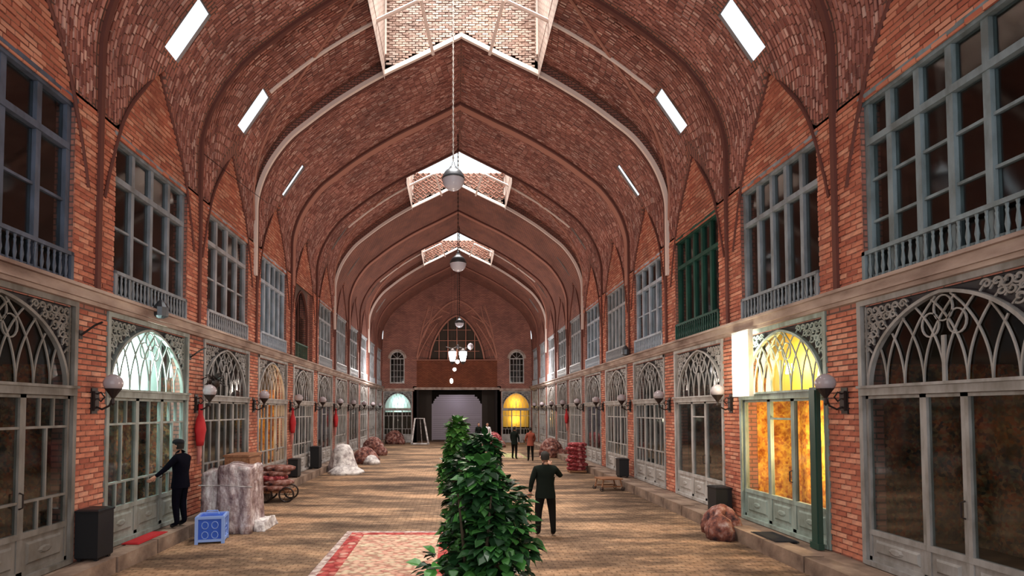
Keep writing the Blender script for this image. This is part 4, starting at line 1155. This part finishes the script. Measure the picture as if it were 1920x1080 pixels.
# rug heap with cart wheel on the left
e = tag(empty('cart', (-5.25, 15.5, 0), .1), 'small wheeled cart heaped with dark red rugs on the left', 'cart')
for i in range(5):
    blob('folded_rug', [(.3, 0), (.42, .05), (.44, .12), (.3, .17)], 20, i, 'bundle' if i != 2 else 'redbundle', e, (-.15+.1*math.sin(i*2), .05*i-.1, .32+i*.13), .06, 1, .8)
mb = MB(); mb.box(-.55, .4, -.3, .3, .26, .32); mb.tube([(-.5, -.28, .3), (-.75, -.28, .9)], .02, 6); mb.tube([(-.5, .28, .3), (-.75, .28, .9)], .02, 6); mb.tube([(-.75, -.28, .9), (-.75, .28, .9)], .02, 6)
link('deck', mb.mesh('deck', M['wood']), e)
for x, y in ((.25, -.33), (.25, .33), (-.35, -.33), (-.35, .33)):
    mb = MB(); mb.tube([(.2*math.cos(t), 0, .2+.2*math.sin(t)) for t in [2*PI*q/18 for q in range(18)]], .025, 6, closed=True)
    for q in range(6): mb.tube([(0, 0, .2), (.2*math.cos(q*PI/3), 0, .2+.2*math.sin(q*PI/3))], .008, 4)
    link('wheel', mb.mesh('wheel', M['iron']), e, (x, y, .02))
# white sheet heap, dark heaps farther left
e = tag(empty('sheet_heap', (-5.0, 23.0, 0)), 'white sheet thrown over a waist-high heap on the left side', 'sheet')
blob('draped_sheet', [(.75, 0), (.62, .25), (.5, .6), (.42, .9), (.25, 1.12), (.03, 1.18)], 40, 5, 'white_cloth', e, (0, 0, 0), .07, 1, 1, .08)
blob('trailing_hem', [(.65, 0), (.6, .1), (.35, .28), (.03, .34)], 30, 6, 'white_cloth', e, (.3, -.8, 0), .1, 1.2, 1)
e = tag(empty('cloth_heap', (-4.6, 26.5, 0)), 'dark heap with a grey cover beyond the white sheet on the left', 'heap')
blob('cloth', [(.6, 0), (.66, .2), (.5, .5), (.25, .75), (.03, .82)], 26, 8, 'bundle', e, (0, 0, 0), .1); blob('cover', [(.4, 0), (.38, .15), (.2, .4), (.02, .45)], 24, 9, 'white_cloth', e, (.35, -.45, 0), .1)
e = tag(empty('cloth_heap', (W-.82, 11.15, 0), .3), 'grey purple cloth heap slumped over the right step by a black bin', 'heap')
blob('cloth', [(.38, 0), (.40, .18), (.34, .38), (.2, .56), (.04, .64)], 30, 11, 'bundle', e, (.12, .1, 0), .12, .75, 1); blob('drooping_end', [(.24, 0), (.26, .2), (.17, .4), (.03, .5)], 24, 12, 'bundle', e, (-.22, -.2, 0), .1)
mb = MB(); mb.tube([(.3, .2, .2), (.05, .05, .55), (-.3, -.2, .36)], [.1, .11, .08], 10); link('roll', mb.mesh('roll', M['bundle'], True), e)
e = tag(empty('sack_stack', (4.95, 22.6, 0), 0), 'tall stack of red patterned sacks on the right side', 'sacks')
for i in range(7):
    blob('sack', [(.3, 0), (.40, .04), (.42, .12), (.32, .18), (.1, .19)], 20, 20+i, 'redbundle', e, (.04*math.sin(i*2.3), .03*math.cos(i*3), .08+i*.165), .05, 1, .85)
mb = MB(); mb.box(-.35, .35, -.3, .3, .03, .1); mb.tube([(-.3, -.3, .03), (-.3, .3, .03)], .03, 8); mb.tube([(.3, -.3, .03), (.3, .3, .03)], .03, 8); link('pallet', mb.mesh('pallet', M['wood']), e)
# low wooden trolley
e = tag(empty('trolley', (4.85, 17.6, 0), .15), 'low wooden trolley standing on the floor near the right step', 'trolley')
mb = MB()
for i in range(4): mb.box(-.36, .36, -.3+i*.155, -.16+i*.155, .36, .40)
link('deck', mb.mesh('deck', M['wood']), e)
for sx in (-1, 1):
    for sy in (-1, 1):
        mb = MB(); mb.tube([(sx*.28, sy*.25, .37), (sx*.36, sy*.27, .06)], .022, 6); link('leg', mb.mesh('leg', M['wood']), e)
        mb = MB(); mb.tube([(sx*.36-.06+.06*math.cos(t)+.06, sy*.29, .065+.06*math.sin(t)) for t in [2*PI*q/12 for q in range(12)]], .012, 5, closed=True); mb.tube([(sx*.36, sy*.25, .065), (sx*.36, sy*.32, .065)], .03, 8); link('wheel', mb.mesh('wheel', M['iron']), e)
mb = MB(); mb.box(-.3, .3, -.26, -.22, .12, .16); mb.box(-.3, .3, .22, .26, .12, .16); link('rail', mb.mesh('rail', M['wood']), e)
# white easel-like frame at the far end, left of the portal
e = tag(empty('easel', (-2.75, 41.2, 0)), 'white leaning frame standing left of the end portal', 'frame')
mb = MB(); mb.ribbon([(-.75, 0), (-.5, 2.0), (.2, 2.0), (.55, 0)], .12, -.05, .05); mb.ribbon([(-.75, .06), (.55, .06)], .1, -.05, .05); link('frame', mb.mesh('frame', M['white_cloth']), e)
mb = MB(); mb.tube([(-.1, .05, 1.9), (0, .7, 0.02)], .03, 6); link('leg', mb.mesh('leg', M['white_cloth']), e)
for x, y, lab, sd in ((-4.9, 41.9, 'dark red heap of goods before the end wall left shopfront', 31), (2.6, 38.5, 'dark red stack of goods right of the end portal', 33), (-5.0, 31.5, 'dark goods heap far down the left side', 34), (5.2, 30, 'dark goods heap far down the right side', 35)):
    e = tag(empty('goods_heap', (x, y, 0)), lab, 'heap'); blob('heap', [(.6, 0), (.7, .3), (.6, .7), (.3, 1.0), (.04, 1.08)], 24, sd, 'redbundle' if sd in (33,) else 'bundle', e, amp=.1); blob('side_sack', [(.35, 0), (.4, .2), (.25, .45), (.03, .5)], 18, sd+9, 'bundle', e, (.5, -.4, 0), .1)
# door mats
for x, y, w, d, mt, lab in ((-W+.26, 9.9, .3, .95, 'red', 'red doormat on the step of the blue-white lit shop'), (W-.45, 9.95, .42, .8, 'black_cloth', 'dark doormat on the step of the yellow lit shop')):
    mb = MB(); mb.box(-w/2, w/2, -d/2, d/2, 0, .018); mb.box(-w/2+.03, w/2-.03, -d/2+.03, d/2-.03, .018, .026)
    tag(link('doormat', mb.mesh('doormat', M[mt]), None, (x, y, SH+.004)), lab, 'mat')
# ------------------------------------------------------------------ carpets on the floor
def rug(cx, cy, w, l, lab, mats_, nm='carpet'):
    e = tag(empty(nm, (cx, cy, 0)), lab, 'carpet')
    mb = MB(); mb.box(-w/2, w/2, -l/2, l/2, .0, .010); link('border', mb.mesh('border', mats_[0]), e)
    mb = MB(); mb.box(-w/2+.13, w/2-.13, -l/2+.13, l/2-.13, .010, .014); link('red_band', mb.mesh('red_band', mats_[1]), e)
    mb = MB(); mb.box(-w/2+.42, w/2-.42, -l/2+.36, l/2-.36, .014, .018); link('field', mb.mesh('field', mats_[2]), e)
    mb = MB()
    for i in range(int(w/.03)):
        for s in (-1, 1): mb.box(-w/2+.01+i*.03, -w/2+.022+i*.03, s*(l/2)-(0 if s > 0 else .05), s*(l/2)+(.05 if s > 0 else 0), 0, .005)
    link('fringe', mb.mesh('fringe', mats_[0]), e, kind='stuff'); return e
def patt(name, stops, scale, stretch=(1, 1, 1)):
    m = mat(name, rough=.95, spec=.1); tc = N(m, 'ShaderNodeTexCoord'); mp = N(m, 'ShaderNodeMapping'); mp.inputs['Scale'].default_value = stretch
    v = N(m, 'ShaderNodeTexVoronoi'); v.inputs['Scale'].default_value = scale; L(m, tc.outputs['Object'], mp.inputs[0]); L(m, mp.outputs[0], v.inputs['Vector'])
    a = ramp(m, stops, v.outputs['Color']); b = ramp(m, [(.0, (1.1, 1.1, 1.1)), (.5, (.9, .9, .9)), (.62, (.6, .5, .5))], v.outputs['Distance'])
    base(m, mix(m, 1, a, b, 'MULTIPLY')); return m
RB = [patt('rug_border', [(0, (.40, .31, .28)), (.5, (.5, .42, .38)), (1, (.30, .21, .2))], 9), patt('rug_red', [(0, (.30, .035, .04)), (.55, (.38, .08, .07)), (.8, (.5, .28, .22)), (1, (.30, .03, .04))], 8), patt('rug_field', [(0, (.48, .22, .17)), (.4, (.52, .34, .25)), (.7, (.50, .43, .30)), (1, (.42, .13, .12))], 9, (1, 1.6, 1))]
rug(-1.3, 9.75, 2.42, 3.6, 'red and cream patterned carpet laid on the floor left of the shrubs', RB)
M['greenrug'] = patt('green_rug', [(0, (.32, .36, .14)), (1, (.5, .46, .25))], 8)
rug(3.0, 31.0, 1.6, 3.4, 'pale green carpet laid far down the floor on the right', [M['greenrug'], RB[2], M['greenrug']])
# ------------------------------------------------------------------ shrubs
def leaf_mesh(mt, L_=.11, w=.075):
    P = [(0, 0, 0), (-w*.42, L_*.25, .008), (0, L_*.3, -.006), (w*.42, L_*.25, .008), (-w*.5, L_*.55, .004), (0, L_*.62, -.010), (w*.5, L_*.55, .004), (0, L_, -.026)]
    F = [(0, 2, 1), (0, 3, 2), (1, 2, 5, 4), (2, 3, 6, 5), (4, 5, 7), (5, 6, 7)]
    me = bpy.data.meshes.new('leaf'); me.from_pydata(P, [], F); me.materials.append(M[mt]); return me
def shrub(x, y, rad, h, z0, seed, lab, mt, nleaf, inner):
    rnd = random.Random(seed); e = tag(empty('shrub', (x, y, 0)), lab, 'shrub', 'leafy shrubs in a row')
    mb = MB(); mb.lathe([(.20, 0), (.25, .05), (.30, .36), (.33, .38), (.33, .42), (.28, .42), (.27, .38)], 24, capt=True); link('planter', mb.mesh('planter', M['terracotta'], True), e)
    mb = MB()
    for i in range(7):
        a = i*2.4; r = rad*.45
        mb.tube([(.03*math.cos(a), .03*math.sin(a), .38), (r*.5*math.cos(a), r*.5*math.sin(a), .4+h*.4), (r*math.cos(a+.3), r*math.sin(a+.3), h*.9)], [.022, .016, .007], 6)
    link('stems', mb.mesh('stems', M['stem']), e)
    lobes = []
    for i in range(16):
        t = i/15; zz = z0+(h-.12-z0)*t; env = rad*(1-.30*max(0, t-.5)/.5)*(.75 if t > .93 else 1)
        a = rnd.random()*6.3; off = env*.45 if t < .93 else 0
        lobes.append((off*math.cos(a), off*math.sin(a), zz, env*(.5+rnd.random()*.18)))
    def spot(shell):
        cx, cy, cz, r = rnd.choice(lobes); u = rnd.uniform(-.6, 1); th = rnd.random()*2*PI; q = math.sqrt(1-u*u)
        d = Vector((q*math.cos(th), q*math.sin(th), u)); k = r*(shell if shell else rnd.uniform(.3, .85)); return Vector((cx, cy, cz))+Vector((d.x*k, d.y*k, d.z*k*.9)), d
    meshes = [leaf_mesh(mt, l_, l_*.74) for l_ in (.085, .11, .13)]
    def orient(d):
        out = Vector((d.x, d.y, d.z*.5-.1+rnd.uniform(-.5, .4))).normalized(); up = Vector((rnd.uniform(-.35, .35), rnd.uniform(-.35, .35), 1))
        side_ = out.cross(up).normalized(); up = side_.cross(out)
        return Matrix((side_, out, up)).transposed()
    for i in range(nleaf):
        p, d = spot(rnd.uniform(.88, 1.08)); o = link('leaf', rnd.choice(meshes), e); o.matrix_local = Matrix.Translation(p) @ orient(d).to_4x4()
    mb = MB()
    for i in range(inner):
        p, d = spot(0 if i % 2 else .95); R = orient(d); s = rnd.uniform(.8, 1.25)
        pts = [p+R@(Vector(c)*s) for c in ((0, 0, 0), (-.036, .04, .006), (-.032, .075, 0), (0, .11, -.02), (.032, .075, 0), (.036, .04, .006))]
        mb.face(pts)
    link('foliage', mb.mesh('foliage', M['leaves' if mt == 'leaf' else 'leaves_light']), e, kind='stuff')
shrub(-.02, 3.95, .41, 2.22, .75, 1, 'nearest broad dark green shrub with large leaves at the bottom of the picture', 'leaf', 299, 1500)
shrub(.07, 5.0, .36, 2.40, .9, 2, 'dark green shrub just behind the nearest one', 'leaf', 299, 1300)
shrub(-.17, 6.6, .20, 2.53, 1.0, 3, 'slender lighter green shrub, the farthest and tallest of the row', 'leaf_light', 290, 1100)

# ------------------------------------------------------------------ people
def skinned(verts, edges, name='body'):
    """verts: (x,y,z,rx,ry) -> smooth mesh grown from the skeleton, pelvis first"""
    me = bpy.data.meshes.new('skeleton'); me.from_pydata([v[:3] for v in verts], edges, [])
    o = bpy.data.objects.new('skeleton', me); COL.objects.link(o)
    sk = o.modifiers.new('Skin', 'SKIN'); sk.use_smooth_shade = True
    lay = me.skin_vertices[0].data
    for i, v in enumerate(verts): lay[i].radius = (v[3], v[4]); lay[i].use_root = (i == 0)
    ss = o.modifiers.new('Sub', 'SUBSURF'); ss.levels = 2; ss.render_levels = 2
    dg = bpy.context.evaluated_depsgraph_get(); out = bpy.data.meshes.new_from_object(o.evaluated_get(dg)); out.name = name
    bpy.data.objects.remove(o, do_unlink=True); return out
def hand(mb, wrist, dirv, side, curl=.5):
    """palm, four unequal bent fingers and a thumb, at wrist pointing along dirv"""
    d = Vector(dirv).normalized(); s = d.cross(Vector((0, 1, .2))).normalized(); n_ = s.cross(d).normalized(); w = Vector(wrist)
    R = []
    for t, a, b in ((-.01, .026, .018), (.03, .038, .017), (.075, .042, .015), (.09, .038, .012)):
        R.append([w+d*t+s*a*math.cos(2*PI*q/10)+n_*b*math.sin(2*PI*q/10) for q in range(10)])
    mb.rings(R)
    for i, l in enumerate((.065, .078, .072, .055)):
        p = w+d*.082+s*(-.03+.02*i); c = curl
        mb.tube([p, p+d*l*.4-n_*l*.08*c, p+d*l*.7-n_*l*.35*c, p+d*l*.85-n_*l*.65*c], [.0095, .009, .008, .0065], 6)
    p = w+d*.025-s*.03*side
    mb.tube([p, p+d*.025-s*.025*side, p+d*.05-s*.033*side-n_*.01], [.012, .011, .008], 6)
def person(name, label, loc, rz, larm, rarm, top, trous, cap=None, head=(0, 0), scale=1, stance=.1, step=0):
    """larm/rarm: elbow and wrist positions; figure faces local -y"""
    e = tag(empty(name, loc, rz), label, 'person'); e.scale = (scale,)*3
    V = [(0, .01, .94, .155, .12), (0, 0, 1.08, .15, .115), (0, .0, 1.25, .175, .125), (0, .015, 1.38, .15, .11), (0, .01, 1.475, .062, .062), (head[0]*.4, -.01, 1.54, .052, .055)]
    E = [(0, 1), (1, 2), (2, 3), (3, 4), (4, 5)]
    for sx, arm in ((-1, larm), (1, rarm)):
        i = len(V); V += [(sx*.165, .015, 1.395, .075, .07), (*arm[0], .052, .052), (*arm[1], .034, .036)]; E += [(3, i), (i, i+1), (i+1, i+2)]
    for sx in (-1, 1):
        i = len(V); st = step*sx
        V += [(sx*.09, .01, .86, .095, .10), (sx*stance, -.015-st*.5, .49, .066, .07), (sx*(stance+.01), .03-st, .10, .045, .048), (sx*(stance+.015), -.10-st, .035, .042, .034)]
        E += [(0, i), (i, i+1), (i+1, i+2), (i+2, i+3)]
    body = skinned(V, E)
    for m_ in (trous, top, M['black']): body.materials.append(m_)
    for p in body.polygons:
        c = p.center; p.material_index = 2 if c.z < .075 else (0 if c.z < .93 and abs(c.x) < .21 else 1)
        if c.z > 1.475: p.material_index = 1
    link('body', body, e)
    # jacket skirt following the hips
    mb = MB(); R = []
    for z, rx, ry in ((.80, .185, .145), (.88, .18, .14), (.98, .165, .128), (1.1, .158, .122), (1.22, .176, .128)):
        R.append([(rx*math.cos(2*PI*q/24)*(1+.02*math.sin(5*q)), .008+ry*math.sin(2*PI*q/24), z) for q in range(24)])
    mb.rings(R, capb=False, capt=False); j = link('jacket', mb.mesh('jacket', top, True), e)
    # head with face
    hx, hy = head[0]*.06, -.015+head[1]*.04; hz = 1.635; mb = MB(); R = []
    for z, rx, ry, oy in ((-.125, .03, .035, -.02), (-.105, .048, .062, -.02), (-.06, .064, .082, -.008), (0, .074, .094, 0), (.05, .074, .094, .004), (.09, .056, .072, .006), (.112, .025, .034, .006)):
        R.append([(hx+rx*math.cos(2*PI*q/20), hy+oy+ry*math.sin(2*PI*q/20), hz+z) for q in range(20)])
    mb.rings(R); mb.tube([(hx, hy-.088, hz+.01), (hx, hy-.108, hz-.022), (hx, hy-.094, hz-.032)], [.008, .013, .010], 6)
    for sx in (-1, 1): mb.tube([(hx+sx*.074, hy+.0, hz+.02), (hx+sx*.084, hy+.012, hz), (hx+sx*.074, hy+.004, hz-.03)], [.010, .014, .008], 6)
    mb.tube([(hx, hy+.01, 1.46), (hx, hy, 1.54)], .05, 12)
    h = link('head', mb.mesh('head', M['skin'], True), e)
    mb = MB()
    for sx in (-1, 1): mb.lathe([(.004, -.004), (.011, 0), (.004, .004)], 8, (hx+sx*.03, hy-.088, hz+.012))
    mb.tube([(hx-.02, hy-.083, hz-.055), (hx, hy-.088, hz-.057), (hx+.02, hy-.083, hz-.055)], .004, 5); link('features', mb.mesh('features', M['hair']), h)
    mb = MB(); R = []
    for z, rx, ry, oy in ((-.06, .070, .06, .032), (-.01, .079, .075, .025), (.04, .081, .090, .014), (.075, .074, .088, .010), (.105, .05, .062, .006), (.124, .018, .02, .006)):
        R.append([(hx+rx*math.cos(2*PI*q/20), hy+oy+ry*math.sin(2*PI*q/20), hz+z) for q in range(20)])
    mb.rings(R, capb=False); link('hair', mb.mesh('hair', M['hair'], True), h)
    if cap:
        mb = MB(); R = []
        for z, rx, ry in ((.05, .085, .105), (.09, .088, .105), (.125, .07, .085), (.14, .03, .04)): R.append([(hx+rx*math.cos(2*PI*q/20), hy+ry*math.sin(2*PI*q/20), hz+z) for q in range(20)])
        mb.rings(R); link('cap', mb.mesh('cap', cap, True), e)
    mb = MB()
    for sx, arm in ((-1, larm), (1, rarm)):
        d = Vector(arm[1])-Vector(arm[0]); hand(mb, arm[1], d, sx, 1)
    link('hands', mb.mesh('hands', M['skin'], True), e)
    return e
SUIT = mat('dark_suit', (.007, .010, .008), 1, spec=.08); SUIT2 = mat('black_jacket', (.004, .004, .008), 1, spec=.05); TRO = mat('dark_trousers', (.009, .008, .007), 1, spec=.08)
person('person', 'man in dark suit seen from behind right of the shrubs, one hand raised', (1.68, 11.15, 0), PI,
       ((-.30, -.10, 1.22), (-.14, -.24, 1.44)), ((.245, .03, 1.14), (.27, -.03, .90)), SUIT, TRO, head=(0, -.3), scale=1.0, stance=.125).scale = (1.16, 1.12, 1.0)
person('person', 'person in black cap and jacket reaching towards the left shop door', (-5.76, 10.85, SH), math.radians(-97),
       ((-.24, -.03, 1.14), (-.23, -.12, .90)), ((.29, -.10, 1.19), (.42, -.19, 1.06)), SUIT2, SUIT2, cap=M['black_cloth'], head=(.2, -.6), scale=1.0, stance=.10).scale = (1.1, 1.12, 1)
BRN = mat('rust_jacket', (.22, .05, .03), .9)
person('person', 'distant figure in rust brown top near the right shops', (3.7, 27.5, 0), PI, ((-.24, -.05, 1.14), (-.2, -.2, 1.0)), ((.24, -.05, 1.14), (.2, -.2, 1.0)), BRN, TRO)
person('person', 'distant figure in dark clothes right beside the rust brown one', (3.0, 28.6, 0), PI*.8, ((-.24, -.05, 1.14), (-.22, -.1, .92)), ((.24, -.05, 1.14), (.22, -.1, .92)), SUIT, TRO)
WHT = mat('white_shirt', (.6, .55, .55), .9)
person('person', 'tiny figure in white shirt walking before the end portal', (2.1, 37.5, 0), 0, ((-.24, 0, 1.14), (-.24, -.08, .92)), ((.24, 0, 1.14), (.24, -.08, .92)), WHT, TRO)
person('person', 'tiny figure in dark clothes beside the white-shirted one', (1.5, 37.8, 0), .4, ((-.24, 0, 1.14), (-.24, -.08, .92)), ((.24, 0, 1.14), (.24, -.08, .92)), SUIT, TRO)
# tie cable across the left side of the second arch
mb = MB(); mb.tube([(-W+.02, yk(1)+.1, 8.65), (-5.7, yk(1)+1.8, 8.5), (-5.75, yk(2)-.1, 8.75)], .008, 4)
tag(link('cable', mb.mesh('cable', M['iron'])), 'thin dark cable slung between two ribs high on the left wall', 'cable')
